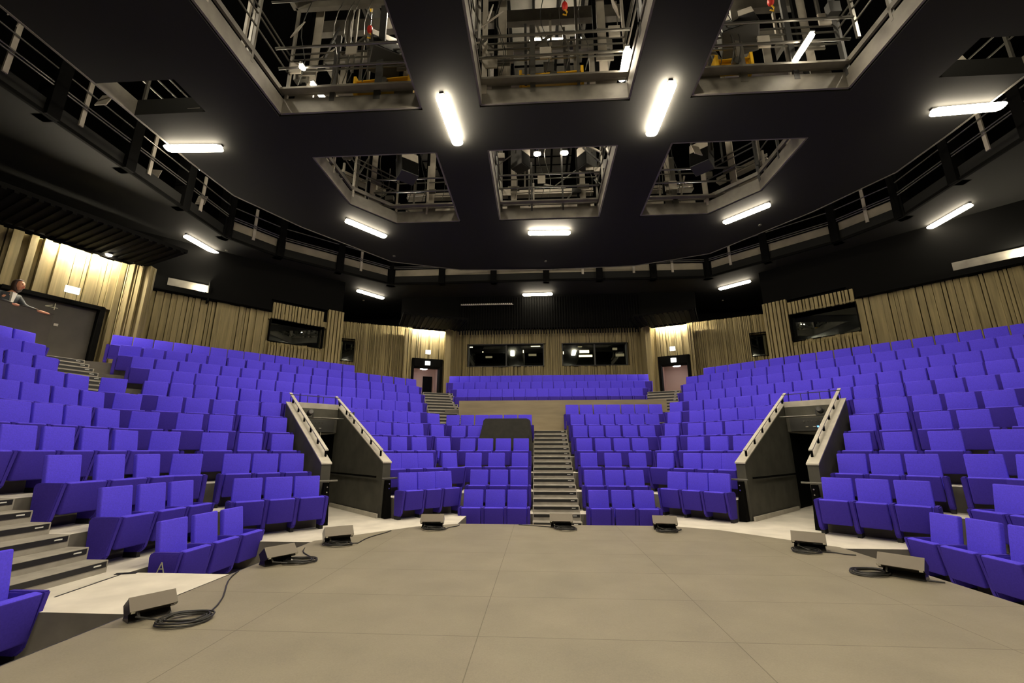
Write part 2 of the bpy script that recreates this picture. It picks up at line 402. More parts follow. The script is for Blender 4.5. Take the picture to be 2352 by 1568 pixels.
for i, c in enumerate(chairs):
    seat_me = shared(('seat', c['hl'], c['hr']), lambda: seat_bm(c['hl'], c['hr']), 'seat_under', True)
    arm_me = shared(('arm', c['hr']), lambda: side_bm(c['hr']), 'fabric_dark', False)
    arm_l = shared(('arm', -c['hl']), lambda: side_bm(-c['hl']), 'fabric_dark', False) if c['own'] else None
    if i in near:
        if c['sec'] == 'block at far left' and c['row'] == 0:
            lab = 'purple chair nearest the camera at the left edge, %s' % ('mostly outside the picture' if c['k'] == 1 else 'next to the stage corner')
        else:
            lab = 'purple chair, %s from left, row %s, %s' % (ORD[c['k'] - 1], ['zero', 'one', 'two', 'three', 'four', 'five', 'six', 'seven', 'eight', 'nine', 'ten'][c['row']], c['sec'])
        t = thing('theatre_chair', lab, 'chair', c['p'], c['rz'], 'purple theatre chairs')
        sub('backrest', mb, t); sub('seat', seat_me, t); sub('arm_panel', arm_me, t)
        if arm_l: sub('arm_panel', arm_l, t)
    else:
        mt = Matrix.Translation(c['p']) @ Matrix.Rotation(c['rz'], 4, 'Z')
        for me in (mb, seat_me, arm_me, arm_l):
            if me:
                k0 = len(far_bm.verts); f0 = len(far_bm.faces); far_bm.from_mesh(me); far_bm.verts.ensure_lookup_table(); far_bm.faces.ensure_lookup_table()
                mp_ = {'backrest': (0, 0), 'seat': (1, 0), 'arm': (2, 3)}[me.name.split('.')[0]]
                for f_ in far_bm.faces[f0:]: f_.material_index = mp_[min(1, f_.material_index)]
                bmesh.ops.transform(far_bm, matrix=mt, verts=far_bm.verts[k0:])
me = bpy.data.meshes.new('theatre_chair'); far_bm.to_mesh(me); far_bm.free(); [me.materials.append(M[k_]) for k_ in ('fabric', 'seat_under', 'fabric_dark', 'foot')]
for p in me.polygons: p.use_smooth = True
fc = bpy.data.objects.new('theatre_chair', me); COL.objects.link(fc); fc['kind'] = 'stuff'
tag(fc, 'remaining distant purple theatre chairs in the uppermost rows along the back walls', 'chair', 'purple theatre chairs')
# row letter on the end panel of the front chair
for (px_, yy, zz, ch) in ((-5.375, 5.765, -.045, 'A'),):
    bm = NB()
    for a, b_ in (((-.045, 0), (0, .12)), ((0, .12), (.045, 0)), ((-.025, .045), (.025, .045))):
        bar(bm, (a[0], 0, a[1]), (b_[0], 0, b_[1]), .012, .004, up=(0, 1, 0))
    o = obj('row_letter', bm, 'mark'); o.location = (px_ + .18, yy - .068, zz + .0); o.rotation_euler = (0, 0, 0)
    tag(o, 'small grey letter A on the end panel of front chair', 'sign')
# ---------------------------------------------------------------- entrance tunnels
for sg, side in ((-1, 'left'), (1, 'right')):
    for wi, (u0, u1) in enumerate(((U0, U0 + .19), (U1 - .19, U1))):
        where = 'outer' if wi == 0 else 'inner'
        root = thing('tunnel_wall', 'dark sloping wall with pale capping on %s side of %s tunnel' % ('outer' if wi == 0 else 'centre', side), 'wall')
        bm = NB()
        a, b, c, d = P(sg, u0, 9.9), P(sg, u1, 9.9), P(sg, u1, 13.1), P(sg, u0, 13.1)
        hull(bm, [(*a, 0), (*b, 0), (*c, 0), (*d, 0), (*a, 1.16), (*b, 1.16), (*c, 2.68), (*d, 2.68)])
        obj('wall_body', bm, 'conc', root)
        bm = NB(); e = .012
        a, b, c, d = P(sg, u0 - e, 9.88), P(sg, u1 + e, 9.88), P(sg, u1 + e, 13.1), P(sg, u0 - e, 13.1)
        hull(bm, [(*a, 1.161), (*b, 1.161), (*c, 2.681), (*d, 2.681), (*a, 1.19), (*b, 1.19), (*c, 2.71), (*d, 2.71)])
        obj('capping', bm, 'cap', root)
        um = (u0 + u1) / 2 + (.02 if wi == 0 else -.02)
        def top(D): return 1.19 + (D - 9.88) * (1.52 / 3.22)
        uo = um + (.03 if wi == 0 else -.03)
        p0 = P(sg, uo, 10.1); p1 = P(sg, uo, 13.35)
        bm = NB(); bar(bm, (*p0, top(10.1) + .15), (*p1, top(13.35) + .15), .07, .025); obj('handrail', bm, 'cap', root)
        for k in range(6):
            D = 10.15 + k * .575; q = P(sg, uo, D)
            bm = NB(); bar(bm, (*q, top(D) - .01), (*q, top(D) + .14), .035, .035); bar(bm, (*P(sg, uo, D - .02), top(D) + .13), (*P(sg, uo, D + .05), top(D) + .16), .06, .02)
            obj('bracket', bm, 'black', root)
        # black post and grab handle standing in front of the wall end
        uc = (u0 + u1) / 2
        q = P(sg, uc, 9.78)
        post = thing('handle_post', 'slim black post with metal handle at %s end of %s tunnel wall' % ('outer' if wi == 0 else 'centre', side), 'post', (*q, 0), sg * -PI / 4)
        bm = NB(); hull(bm, [(-.07, -.09, 0), (.07, -.09, 0), (.07, .09, 0), (-.07, .09, 0), (-.05, -.02, .8), (.05, -.02, .8), (.05, .09, .8), (-.05, .09, .8)])
        obj('post', bm, 'black', post)
        bm = NB(); x = .19
        tube(bm, [(-x, -.07, .84), (x, -.07, .84)], .018); obj('handle', bm, 'steel', post)
        for zz in (.62, .72):
            bm = NB(); disc(bm, (0, 0, 0), .014, .02, 10, Matrix.Translation((0, -.05, zz)) @ Matrix.Rotation(PI / 2, 4, 'X')); obj('screw', bm, 'chrome', post)
    # head of the tunnel
    root = thing('tunnel_head', 'dark equipment panel with pale top edge over the %s tunnel mouth' % side, 'panel')
    bm = NB(); a, b, c, d = P(sg, U0 + .2, 12.95), P(sg, U1 - .2, 12.95), P(sg, U1 - .2, 13.1), P(sg, U0 + .2, 13.1)
    hull(bm, [(*a, 1.92), (*b, 1.92), (*c, 1.92), (*d, 1.92), (*a, 2.56), (*b, 2.56), (*c, 2.56), (*d, 2.56)]); obj('face', bm, 'conc', root)
    bm = NB(); hull(bm, [(*a, 2.561), (*b, 2.561), (*c, 2.561), (*d, 2.561), (*P(sg, U0 + .2, 12.93), 2.70), (*P(sg, U1 - .2, 12.93), 2.70), (*c, 2.72), (*d, 2.72)]); obj('pale_edge', bm, 'cap', root)
    # patch panel with sockets
    bm = NB(); a, b, c, d = P(sg, U0 + .42, 12.86), P(sg, U1 - .30, 12.86), P(sg, U1 - .30, 12.945), P(sg, U0 + .42, 12.945)
    pp = thing('patch_panel', 'black socket panel under the %s tunnel edge' % side, 'panel', (0, 0, 0))
    hull(bm, [(*a, 1.93), (*b, 1.93), (*c, 1.93), (*d, 1.93), (*a, 2.26), (*b, 2.26), (*c, 2.26), (*d, 2.26)]); obj('box', bm, 'dark', pp)
    for k in range(5):
        bm = NB(); q = P(sg, U0 + .55 + k * .09, 12.85); bx(bm, -.015, .015, -.008, .008, -.008, .008, rotz(-sg * PI / 4, (*q, 2.17))); obj('socket', bm, 'chrome', pp)
    for k in range(2):
        bm = NB(); q = P(sg, U0 + .70 + k * .16, 12.85); bx(bm, -.03, .03, -.006, .006, -.008, .008, rotz(-sg * PI / 4, (*q, 2.03))); obj('socket', bm, 'cap', pp)
    bm = NB(); q = P(sg, U0 + .50 if sg < 0 else U0 + .62, 12.85); bx(bm, -.018, .018, -.008, .008, -.018, .018, rotz(-sg * PI / 4, (*q, 2.03))); obj('indicator', bm, 'blueled', pp)
    bp = thing('hanging_pipe', 'thin steel lighting pipe spanning the %s tunnel mouth' % side, 'pipe')
    bm = NB(); tube(bm, [(*P(sg, U0 + .19, 12.5), 2.28), (*P(sg, U1 - .19, 12.5), 2.28)], .02); obj('pipe', bm, 'steel', bp)
    q = P(sg, U0 + .42, 12.42)
    lt = thing('spotlight', 'small black spotlight clamped to pipe in the %s tunnel' % side, 'spotlight', (*q, 2.28), -sg * PI / 4)
    bm = NB(); disc(bm, (0, 0, 0), .07, .16, 16, Matrix.Translation((0, -.02, .12)) @ Matrix.Rotation(PI / 2.4, 4, 'X')); obj('body', bm, 'dark', lt, True)
    bm = NB(); disc(bm, (0, 0, 0), .055, .01, 16, Matrix.Translation((0, -.10, .14)) @ Matrix.Rotation(PI / 2.4, 4, 'X')); obj('lens', bm, 'gloss', lt)
    bm = NB(); bar(bm, (-.09, 0, 0), (-.09, 0, .13), .012, .03); bar(bm, (.09, 0, 0), (.09, 0, .13), .012, .03); bar(bm, (-.09, 0, .0), (.09, 0, .0), .03, .02); obj('yoke', bm, 'dark', lt)
    # inside of the tunnel
    bm = NB()
    for u0, u1 in ((U0 - .02, U0 + .17), (U1 - .17, U1 + .02)):
        prism(bm, [P(sg, u0, 13.1), P(sg, u1, 13.1), P(sg, u1, 19), P(sg, u0, 19)], -.01, 1.91)
    prism(bm, [P(sg, U0, 17.5), P(sg, U1, 17.5), P(sg, U1, 17.7), P(sg, U0, 17.7)], -.01, 1.91)
    struct('wall_tunnel_' + side, bm, 'black')
    # pale kerb board along the inner foot of the tunnel wall
    bm = NB(); uu = U1 - .2 if sg < 0 else U1 - .2
    bar(bm, (*P(sg, uu - .03, 9.95), .04), (*P(sg, uu - .03, 12.8), .04), .04, .09); struct('baseboard_tunnel_' + side, bm, 'cap')
    bm = NB(); bar(bm, (*P(sg, U1 - .25, 10.1), .86), (*P(sg, U1 - .25, 13), .86), .03, .04); o = obj('handrail', bm, 'black'); tag(o, 'thin dark handrail along inner wall of the %s tunnel' % side, 'handrail')
    # guard rail above the head, in front of the row of chairs
    g = thing('guard_rail', 'thin dark guard rail above the %s tunnel head' % side, 'railing')
    bm = NB(); tube(bm, [(*P(sg, U0 + .1, 13.18), 2.92), (*P(sg, U1 - .1, 13.18), 2.92)], .010, 6); obj('rail', bm, 'dark', g)
    for k in range(4):
        q = P(sg, U0 + .12 + k * .43, 13.18)
        bm = NB(); tube(bm, [(*q, 2.1), (*q, 2.92)], .009, 6); obj('post', bm, 'dark', g)
bm = NB(); q = P(1, U0 + .36, 14.2); bx(bm, -.17, .17, -.02, .02, -.07, .07, rotz(-PI / 4, (*q, 1.78))); o = obj('exit_sign', bm, 'green'); tag(o, 'unlit green exit sign with painted-in faint glow deep inside the right tunnel', 'sign')
bm = NB(); q = P(-1, U1 - .6, 12.8)
for k in range(2): tube(bm, [(*P(-1, U1 - .75 + .1 * k, 12.86), 1.93 - .14 * t + .0) if False else (*P(-1, U1 - .75 + .1 * k, 12.86), 1.93 - t) for t in (0, .06, .12, .16)], .008, 6)
o = obj('hanging_cable', bm, 'cap'); tag(o, 'two short pale cable ends hanging below left socket panel', 'cable')
bm = NB(); q = P(-1, U1 - .1, 12.2)
for k in range(3): tube(bm, [(q[0] + .07 * math.cos(t * .7) , q[1] + .05 * math.sin(t * .7), 2.36 + .035 * k + .02 * math.sin(t * 1.4)) for t in range(9)], .012, 6, True)
o = obj('cable_bundle', bm, 'cable'); tag(o, 'black cable bundle tied on the left tunnel handrail', 'cable')

# ---------------------------------------------------------------- wooden panel and covered desk
bm = NB(); bx(bm, -3.42, 4.24, 16.3, 16.41, 2.1, 3.26); o = struct('wall_panel', bm, 'woodp')
bm = NB(); hull(bm, [(-2.42, 13.55, 1.27), (-.62, 13.55, 1.27), (-.62, 14.78, 1.27), (-2.42, 14.78, 1.27), (-2.18, 14.1, 2.44), (-.80, 14.1, 2.44), (-.72, 14.75, 2.44), (-2.3, 14.75, 2.44)])
bmesh.ops.bevel(bm, geom=list(bm.edges), offset=.03, segments=2, affect='EDGES')
o = obj('covered_desk', bm, 'black'); tag(o, 'bulky object under black cover standing among seats left of centre stairs', 'covered equipment')
M['cover'] = mat('black_cover_cloth', (.018, .017, .014), .95, var=.2, scale=6, bump=.4); o.data.materials[0] = M['cover']

# ---------------------------------------------------------------- walls with irregular slats
def slats(p0, p1, z0, z1, seed, holes=(), inward=None, wmin=.07, wmax=.2, dep=.13):
    rnd = random.Random(seed); p0 = Vector((*p0, 0)); p1 = Vector((*p1, 0)); L = (p1 - p0).length; t = (p1 - p0) / L
    nrm = Vector((-t.y, t.x, 0)); nrm = nrm if nrm.dot(Vector((*inward, 0)) - p0) > 0 else -nrm
    bm = NB()
    m = Matrix(((t.x, nrm.x, 0, p0.x), (t.y, nrm.y, 0, p0.y), (0, 0, 1, 0), (0, 0, 0, 1)))
    def piece(a, b, d0, d1, za, zb): bx(bm, a, b, d0, d1, za, zb, m)
    x = 0
    while x < L:
        w_ = rnd.uniform(wmin, wmax); d = rnd.choice((.02, .05, .08, dep, dep * .8)) ; x1 = min(L, x + w_)
        cuts = [h for h in holes if x1 > h[0] and x < h[1]]
        segs = [(z0, z1)]
        for h in cuts:
            ns = []
            for a, b in segs:
                if h[2] > a: ns.append((a, min(b, h[2])))
                if h[3] < b: ns.append((max(a, h[3]), b))
            segs = ns
        for a, b in segs:
            if b - a > .02: piece(x, x1 - rnd.choice((.004, .014, .026)), -.12, d, a, b)
        x = x1
    # backing
    xs = sorted({0, L} | {h[0] for h in holes} | {h[1] for h in holes})
    for a, b in zip(xs[:-1], xs[1:]):
        hs = [h for h in holes if h[0] <= a + 1e-4 and h[1] >= b - 1e-4]
        if hs: piece(a, b, -.2, -.1, z0, hs[0][2]); piece(a, b, -.2, -.1, hs[0][3], z1)
        else: piece(a, b, -.2, -.1, z0, z1)
    return bm, m
WZ0 = 3.7
def dpt(sg, u, D): return P(sg, u, D)
# window recess on diagonal walls
def window_box(name, m, a, b, z0, z1, depth=.5, mull=()):
    root = bpy.data.objects.new(name, None); COL.objects.link(root); root['kind'] = 'structure'
    bm = NB()
    bx(bm, a, b, -depth - .03, -depth, z0, z1, m); bx(bm, a - .03, a, -depth, .14, z0, z1, m); bx(bm, b, b + .03, -depth, .14, z0, z1, m)
    bx(bm, a - .03, b + .03, -depth, .14, z1, z1 + .03, m); bx(bm, a - .03, b + .03, -depth, .1, z0 - .03, z0, m)
    o = obj('window_frame', bm, 'black', root)
    bm = NB(); bx(bm, a, b, -depth * .4, -depth * .4 + .012, z0, z1, m); obj('window_pane', bm, 'glass', root)
    return root
UA = -1.6
for sg, side, hole in ((-1, 'left', (3.62, 5.68, 5.75, 6.65)), (1, 'right', (3.35, 5.53, 5.73, 6.82))):
    umin = -1.0 if sg < 0 else -6.5
    p0, p1 = P(sg, umin, DW), P(sg, 6.38, DW)
    hs = [(hole[0] - umin, hole[1] - umin, hole[2], hole[3])]
    bm, m = slats(p0, p1, WZ0, 6.93, 11 if sg < 0 else 12, hs, inward=(0, 5), wmin=.08, wmax=.24, dep=.10)
    # thicker slats under and around the window
    rnd = random.Random(5 + sg)
    x = hole[0] - umin
    while x < 6.38 - umin:
        w_ = rnd.uniform(.06, .12)
        if x + w_ < hole[1] - umin:
            if not sg: pass
            bx(bm, x, x + w_, 0, .2, WZ0, hole[2] - .22, m); bx(bm, x, x + w_, 0, .14, hole[3], 7.35, m)
            hull_pts = [(x, 0, hole[2] - .22), (x + w_, 0, hole[2] - .22), (x + w_, .2, hole[2] - .22), (x, .2, hole[2] - .22), (x, -.3, hole[2]), (x + w_, -.3, hole[2]), (x + w_, .02, hole[2]), (x, .02, hole[2])]
            k0 = len(bm.verts); hull(bm, hull_pts); bm.verts.ensure_lookup_table(); bmesh.ops.transform(bm, matrix=m, verts=bm.verts[k0:])
        elif x > hole[1] - umin:
            bx(bm, x, x + w_, 0, .2, WZ0, 7.5, m)
        x += w_ + rnd.uniform(.025, .05)
    struct('wall_' + side, bm, 'wood')
    window_box('window_1' if sg < 0 else 'window_2', m, hole[0] - umin, hole[1] - umin, hole[2], hole[3], .6)
    # black band and upper wall
    bm = NB(); bx(bm, 0, hole[0] - .1 - umin, .1, .34, 6.94, 7.14, m); bx(bm, hole[0] - .1 - umin, 6.38 - umin, -.25, -.12, 6.9, 7.6, m); struct('trim_2', bm, 'black')
    bm = NB(); bx(bm, 0, 6.45 - umin, -.12, .02, 7.5, 9.0, m); bx(bm, 0, 3.55 - umin, -.12, .02, 6.94, 7.5, m); struct('wall_upper_' + side, bm, 'black')
    # pale lit reflector strip over the wall
    ua, ub = (.15, 1.36) if sg < 0 else (-1.1, .65)
    rf = thing('wall_washer', 'pale strip of wall lit by a hidden lamp above the %s slatted wall' % side, 'light')
    bm = NB(); bx(bm, ua - umin, ub - umin, .02, .06, 7.05, 7.5, m); obj('reflector', bm, 'fascia', rf)
    bm = NB(); uu = (ub - .18) if sg < 0 else (ua + .2)
    bx(bm, uu - .09 - umin, uu + .09 - umin, .20, .26, 7.17, 7.20, m)
    obj('bulb', bm, 'lamp_hot', rf)
    bm = NB(); bx(bm, (ub if sg < 0 else ua - .06) - umin, (ub + .06 if sg < 0 else ua) - umin, .0, .36, 6.8, 7.6, m); obj('bracket', bm, 'black', rf)
    # recessed side wall behind with dark window
    a = P(sg, 6.42, DW + .1); 
    b_ = (sg * 6.75, 20.55)
    q0 = P(sg, 6.4, DW + .75); q1 = (sg * 6.55, 20.35)
    Ls = (Vector(q1) - Vector(q0)).length
    bm, m2 = slats(q0, q1, WZ0, 7.3, 21 + sg, [(.05, .95, 5.45, 6.45)] if Ls > 1.2 else [], inward=(0, 5), wmin=.04, wmax=.1, dep=.08)
    struct('wall_back_' + side, bm, 'wood')
    if Ls > 1.2: window_box('window_3' if sg < 0 else 'window_4', m2, .05, .95, 5.45, 6.45, .4)
    bm = NB(); a0 = P(sg, 6.36, DW - .05); a1 = P(sg, 6.36, DW + .8)
    bar(bm, (*a0, 5.6), (*a1, 5.6), .05, 3.9); struct('wall_return_' + side, bm, 'wood')
# centre back wall with control room windows
bm, mC = slats((-4.75, YW), (4.85, YW), WZ0, 7.35, 31, [(.86, 4.62, 5.43, 6.58), (5.50, 8.66, 5.42, 6.55)], inward=(0, 5), wmin=.05, wmax=.16, dep=.12)
struct('wall_back', bm, 'wood')
bm = NB(); bx(bm, -7.3, 7.3, YW - .35, YW + .1, 7.3, 9.0); struct('wall_back_upper', bm, 'black')
bm = NB()
x = -4.3
while x < 4.6: bx(bm, x, x + .05, YW - .42, YW - .33, 7.0, 8.9); x += .13
struct('trim_3', bm, 'black')
bm = NB()
for i in range(26): bx(bm, -4.25 + i * .1, -4.18 + i * .1, YW - .47, YW - .40, 8.52, 8.57)
bx(bm, -4.25, -1.62, YW - .46, YW - .42, 8.50, 8.525)
struct('trim_5', bm, 'cap')  # pale colour stands in for light catching the slatted edge
# control room
bm = NB()
bx(bm, -4.2, 4.2, 24, 24.1, 3.8, 7.2); bx(bm, -4.2, 4.2, 21.15, 24.1, 6.9, 7.0); bx(bm, -4.3, -4.2, 21.15, 24.1, 3.8, 7); bx(bm, 4.2, 4.3, 21.15, 24.1, 3.8, 7); bx(bm, -4.2, 4.2, 21.15, 24.1, 4.3, 4.4)
struct('wall_control_room', bm, 'black')
for nm, a, b in (('window_5', .86, 4.62), ('window_6', 5.50, 8.66)):
    root = bpy.data.objects.new(nm, None); COL.objects.link(root); root['kind'] = 'structure'
    z0, z1 = 5.43, 6.57
    bm = NB()
    for aa, bb in ((a, a + .04), (b - .04, b)) : bx(bm, aa, bb, -.18, .12, z0, z1, mC)
    bx(bm, a, b, -.18, .12, z0, z0 + .03, mC); bx(bm, a, b, -.18, .12, z1 - .03, z1, mC)
    mm = (a + b) / 2 + .02; bx(bm, mm - .03, mm + .03, -.12, .02, z0, z1, mC)
    obj('window_frame', bm, 'dark', root)
    bm = NB(); bx(bm, a + .04, b - .04, -.07, -.055, z0 + .03, z1 - .03, mC); obj('window_pane', bm, 'glass', root)
def booth(px, py, w_, h_, m_, y, name, label, cat, group=None):
    p = aty(px, py, y); bm = NB(); bx(bm, -w_ / 2, w_ / 2, -.03, .03, -h_ / 2, h_ / 2)
    o = obj(name, bm, m_); o.location = p; tag(o, label, cat, group); return o
M['booth_e'] = mat('booth_light', (1, 1, 1), .5, emit=(1, .82, .5), es=2.2)
M['booth_d'] = mat('booth_glow', (.4, .35, .25), .5, emit=(1, .8, .5), es=.16)
booth(1342, 807, .50, .14, 'booth_e', 22.6, 'ceiling_light_panel', 'bright square ceiling light seen through right control room window', 'light')
booth(1345, 817, .72, .10, 'booth_e', 23.4, 'wall_light_strip', 'bright strip low behind right control room window', 'light')
booth(1332, 796, .22, .05, 'booth_d', 22.8, 'wall_light_strip', 'faint strip above the bright panel in right control room window', 'light')
booth(1412, 801, .24, .12, 'booth_d', 23, 'monitor', 'small glowing screen at right end of right control room window', 'screen')
booth(1425, 815, .5, .14, 'booth_d', 23.2, 'desk_lamp_glow', 'dim box on desk in right control room window', 'light')
booth(1223, 815, .42, .11, 'booth_d', 23, 'monitor', 'dim screen in left control room window near the pillar', 'screen')
booth(1123, 820, .36, .09, 'booth_d', 23, 'monitor', 'dim screen in left half of left control room window', 'screen')
booth(1079, 797, .32, .04, 'booth_e', 22.8, 'tube_lamp', 'short bright tube at the left end of left control room window', 'light')
booth(1230, 795, .5, .035, 'booth_e', 22.8, 'tube_lamp', 'bright tube at the right end of left control room window', 'light')
booth(1202, 807, .05, .14, 'booth_e', 22.6, 'work_light', 'small bright work light in left control room window', 'light')
booth(1294, 810, .05, .14, 'booth_e', 22.6, 'work_light', 'small bright work light at left end of right control room window', 'light')
booth(1109, 808, .05, .05, 'booth_e', 22.6, 'indicator_light', 'tiny bright light in left control room window', 'light')

# ---------------------------------------------------------------- exit niches beside the centre wall, and door 4
def niche(side, c, nrm, sc, exitl, door_t0, door_t1, door_z1, wall_t0, wall_t1, name):
    # c: point of the niche wall, nrm outward normal
    t = Vector((-nrm[1], nrm[0], 0)); N = Vector((*nrm, 0)); c = Vector((*c, 0))
    a = c + t * wall_t0; b = c + t * wall_t1
    return a, b, t, N
for sg, side in ((-1, 'left'), (1, 'right')):
    c = Vector((sg * 5.5, 19.9, 0)); N = Vector((sg * .383, .924, 0)); t = Vector((-N.y, N.x, 0)) * (1)
    # t points left (toward -x)
    if sg < 0: d0, d1, w0, w1 = -.56, .86, -1.0, 1.25
    else: d0, d1, w0, w1 = -.93, .42, -1.15, .75
    a = c + t * w0; b = c + t * w1; L = w1 - w0
    bm, m = slats((a.x, a.y), (b.x, b.y), WZ0, 7.02, 41 + sg, [(d0 - w0, d1 - w0, 3.0, 5.6)], inward=(0, 5), wmin=.05, wmax=.15, dep=.09)
    struct('wall_niche_' + side, bm, 'wood')
    root = bpy.data.objects.new('door_1' if sg < 0 else 'door_2', None); COL.objects.link(root); root['kind'] = 'structure'
    bm = NB()
    x0, x1 = d0 - w0, d1 - w0
    bx(bm, x0, x0 + .13, -.5, .14, 3.78, 5.6, m); bx(bm, x1 - .1, x1, -.5, .14, 3.78, 5.6, m); bx(bm, x0, x1, -.5, .14, 5.25, 5.62, m)
    obj('door_frame', bm, 'black', root)
    bm = NB()
    bx(bm, x0 - .1, x1 + .1, -2.1, -2.0, 3.7, 5.6, m); bx(bm, x0 - .1, x0, -2.1, -.51, 3.7, 5.6, m); bx(bm, x1, x1 + .1, -2.1, -.51, 3.7, 5.6, m)
    bx(bm, x0 - .1, x1 + .1, -2.1, -.51, 5.5, 5.6, m)
    struct('wall_corridor_' + side, bm, 'pink')
    bm = NB(); bx(bm, x0 - .1, x1 + .1, -2.1, -.2, 3.6, 3.75, m); struct('floor', bm, 'tread')
    xm = (x0 + x1) / 2
    cl = thing('round_ceiling_lamp', 'round white ceiling lamp in the corridor behind %s exit door' % side, 'lamp')
    bm = NB(); disc(bm, m @ Vector((xm, -1.1, 5.36)), .17, .05, 24); obj('diffuser', bm, 'round_e', cl)
    bm = NB(); disc(bm, m @ Vector((xm, -1.1, 5.44)), .19, .12, 24); obj('base', bm, 'cap', cl)
    if sg < 0:
        bm = NB(); bx(bm, x0 + .15, x0 + .62, -1.99, -1.93, 3.7, 5.12, m); o = obj('corridor_door', bm, 'black'); tag(o, 'dark door leaf at the end of the left corridor', 'door')
    # signs
    s1 = m @ Vector((xm + (-.05 if sg < 0 else .12), .22, 5.93)); 
    for zz, yy, lb in ((5.93, .16, 'upper'), (5.40, .17, 'lower')):
        sgn = thing('exit_sign', 'small glowing white exit sign, %s one at the %s exit' % (lb, side), 'sign', (0, 0, 0), 0)
        bm = NB(); bx(bm, xm - .11, xm + .11, yy, yy + .03, zz - .09, zz + .09, m); obj('lit_face', bm, 'white_e', sgn)
        bm = NB(); bx(bm, xm - .12, xm + .12, yy - .03, yy, zz - .1, zz + .1, m); obj('case', bm, 'cap', sgn)
    # niche ceiling with slot lamp
    bm = NB(); bx(bm, -.3, L + .3, -.1, .1, 7.2, 7.3, m); bx(bm, -.3, L + .3, .32, 2.2, 7.05, 7.15, m); bx(bm, .2, L - .3, .30, .34, 6.96, 7.2, m)
    for k in range(14): bx(bm, -.25 + k * .2, -.19 + k * .2, .34, 2.2, 7.0, 7.05, m)
    struct('ceiling', bm, 'black')
    sl = thing('slot_lamp', 'hidden strip lamp washing the slats above the %s exit' % side, 'lamp')
    bm = NB(); bx(bm, .3, L - .4, .17, .21, 7.10, 7.13, m); obj('tube', bm, 'lamp_hot', sl)
    bm = NB(); bx(bm, .3, L - .4, .15, .25, 7.152, 7.19, m); obj('housing', bm, 'dark', sl)
    # side cheeks
    q = (sg * 4.72, 19.75)
    bm, _ = slats(q, (sg * 4.75, 21.0), WZ0, 7.35, 51 + sg, inward=(sg * 7, 20), wmin=.05, wmax=.12)
    struct('wall_cheek_' + side, bm, 'wood')
# door 4 at upper left
c = Vector((-13.9, 10.6, 0)); N = Vector((-.924, .383, 0)); t = Vector((-N.y, N.x, 0))  # t.y<0: toward smaller y
w0, w1 = -1.45, 3.2
a = c + t * w0; b = c + t * w1
bm, m4 = slats((a.x, a.y), (b.x, b.y), WZ0, 7.1, 61, [(-1.16 - w0, .95 - w0, 3.0, 5.56)], inward=(0, 5), wmin=.08, wmax=.2, dep=.16)
struct('wall_left_niche', bm, 'wood')
root = bpy.data.objects.new('door_3', None); COL.objects.link(root); root['kind'] = 'structure'
bm = NB(); x0, x1 = -1.16 - w0, .95 - w0
bx(bm, x0 - .02, x0 + .10, -.4, .17, 3.78, 5.56, m4); bx(bm, x0, x1, -.2, .17, 5.47, 5.58, m4); obj('door_frame', bm, 'black', root)
bm = NB(); bx(bm, x0 + .1, x1, -.1, -.05, 3.78, 5.5, m4); obj('door_leaf', bm, 'door', root)
bm = NB(); bx(bm, x0 + .84, x0 + .93, -.05, -.03, 4.80, 4.87, m4); obj('door_plate', bm, 'cap', root)
bm = NB()
def l4(p): return m4 @ Vector((x0 + 1.07 + p[0], -.035, 5.24 + p[1] * .85))
for p_, q_ in (((.02, .14), (-.12, .07)), ((-.12, .07), (.14, .07)), ((.07, 0), (.07, .22))):
    pa, qa = l4((-p_[0], p_[1])), l4((-q_[0], q_[1])); bar(bm, pa, qa, .018, .012, up=N)
obj('number_4', bm, 'mark', root)
sgn = thing('exit_sign', 'large glowing white sign over the door marked 4', 'sign')
bm = NB(); bx(bm, x0 + .66, x0 + .96, .2, .23, 5.76, 5.94, m4); obj('lit_face', bm, 'white_e', sgn)
bm = NB(); bx(bm, x0 + .65, x0 + .97, .16, .2, 5.75, 5.95, m4); obj('case', bm, 'cap', sgn)
sl = thing('slot_lamp', 'hidden strip lamp washing the slats above the door marked 4', 'lamp')
bm = NB(); bx(bm, .35, 1.7, .3, .34, 7.16, 7.19, m4); obj('tube', bm, 'lamp_hot', sl)
bm = NB(); bx(bm, .3, 1.75, .27, .37, 7.232, 7.27, m4); obj('housing', bm, 'dark', sl)
bm = NB(); bx(bm, -.4, 4.6, .42, 2.6, 7.12, 7.22, m4); bx(bm, .2, 1.9, .41, .45, 7.0, 7.2, m4); bx(bm, -.4, 4.6, -.2, .15, 7.3, 7.4, m4)
for k in range(24): bx(bm, -.3 + k * .2, -.22 + k * .2, .42, 2.6, 7.07, 7.12, m4)
struct('ceiling', bm, 'black')
dl = thing('downlight', 'small bright downlight at the corner above door marked 4', 'lamp')
p = atz(250, 586, 7.05); bm = NB(); disc(bm, p, .07, .03, 16); obj('bulb', bm, 'lamp2', dl)
bm = NB(); disc(bm, p + Vector((0, 0, .035)), .10, .035, 16); obj('housing', bm, 'dark', dl)
# corner return of door niche
bm, _ = slats((a.x, a.y), (a.x + .75, a.y + .2), WZ0, 7.1, 71, inward=(-13, 9), wmin=.04, wmax=.09, dep=.1); struct('wall_left_corner', bm, 'wood')
# parapet
bm = NB(); bx(bm, -13.5, -13.38, 5.5, 10.4, 3.78, 4.97); hull(bm, [(-13.5, 5.5, 4.971), (-13.36, 5.5, 4.971), (-13.36, 10.4, 4.971), (-13.5, 10.4, 4.971), (-13.5, 5.5, 4.985), (-13.36, 5.5, 4.985), (-13.36, 10.4, 4.985), (-13.5, 10.4, 4.985)])
struct('wall_parapet', bm, 'door')

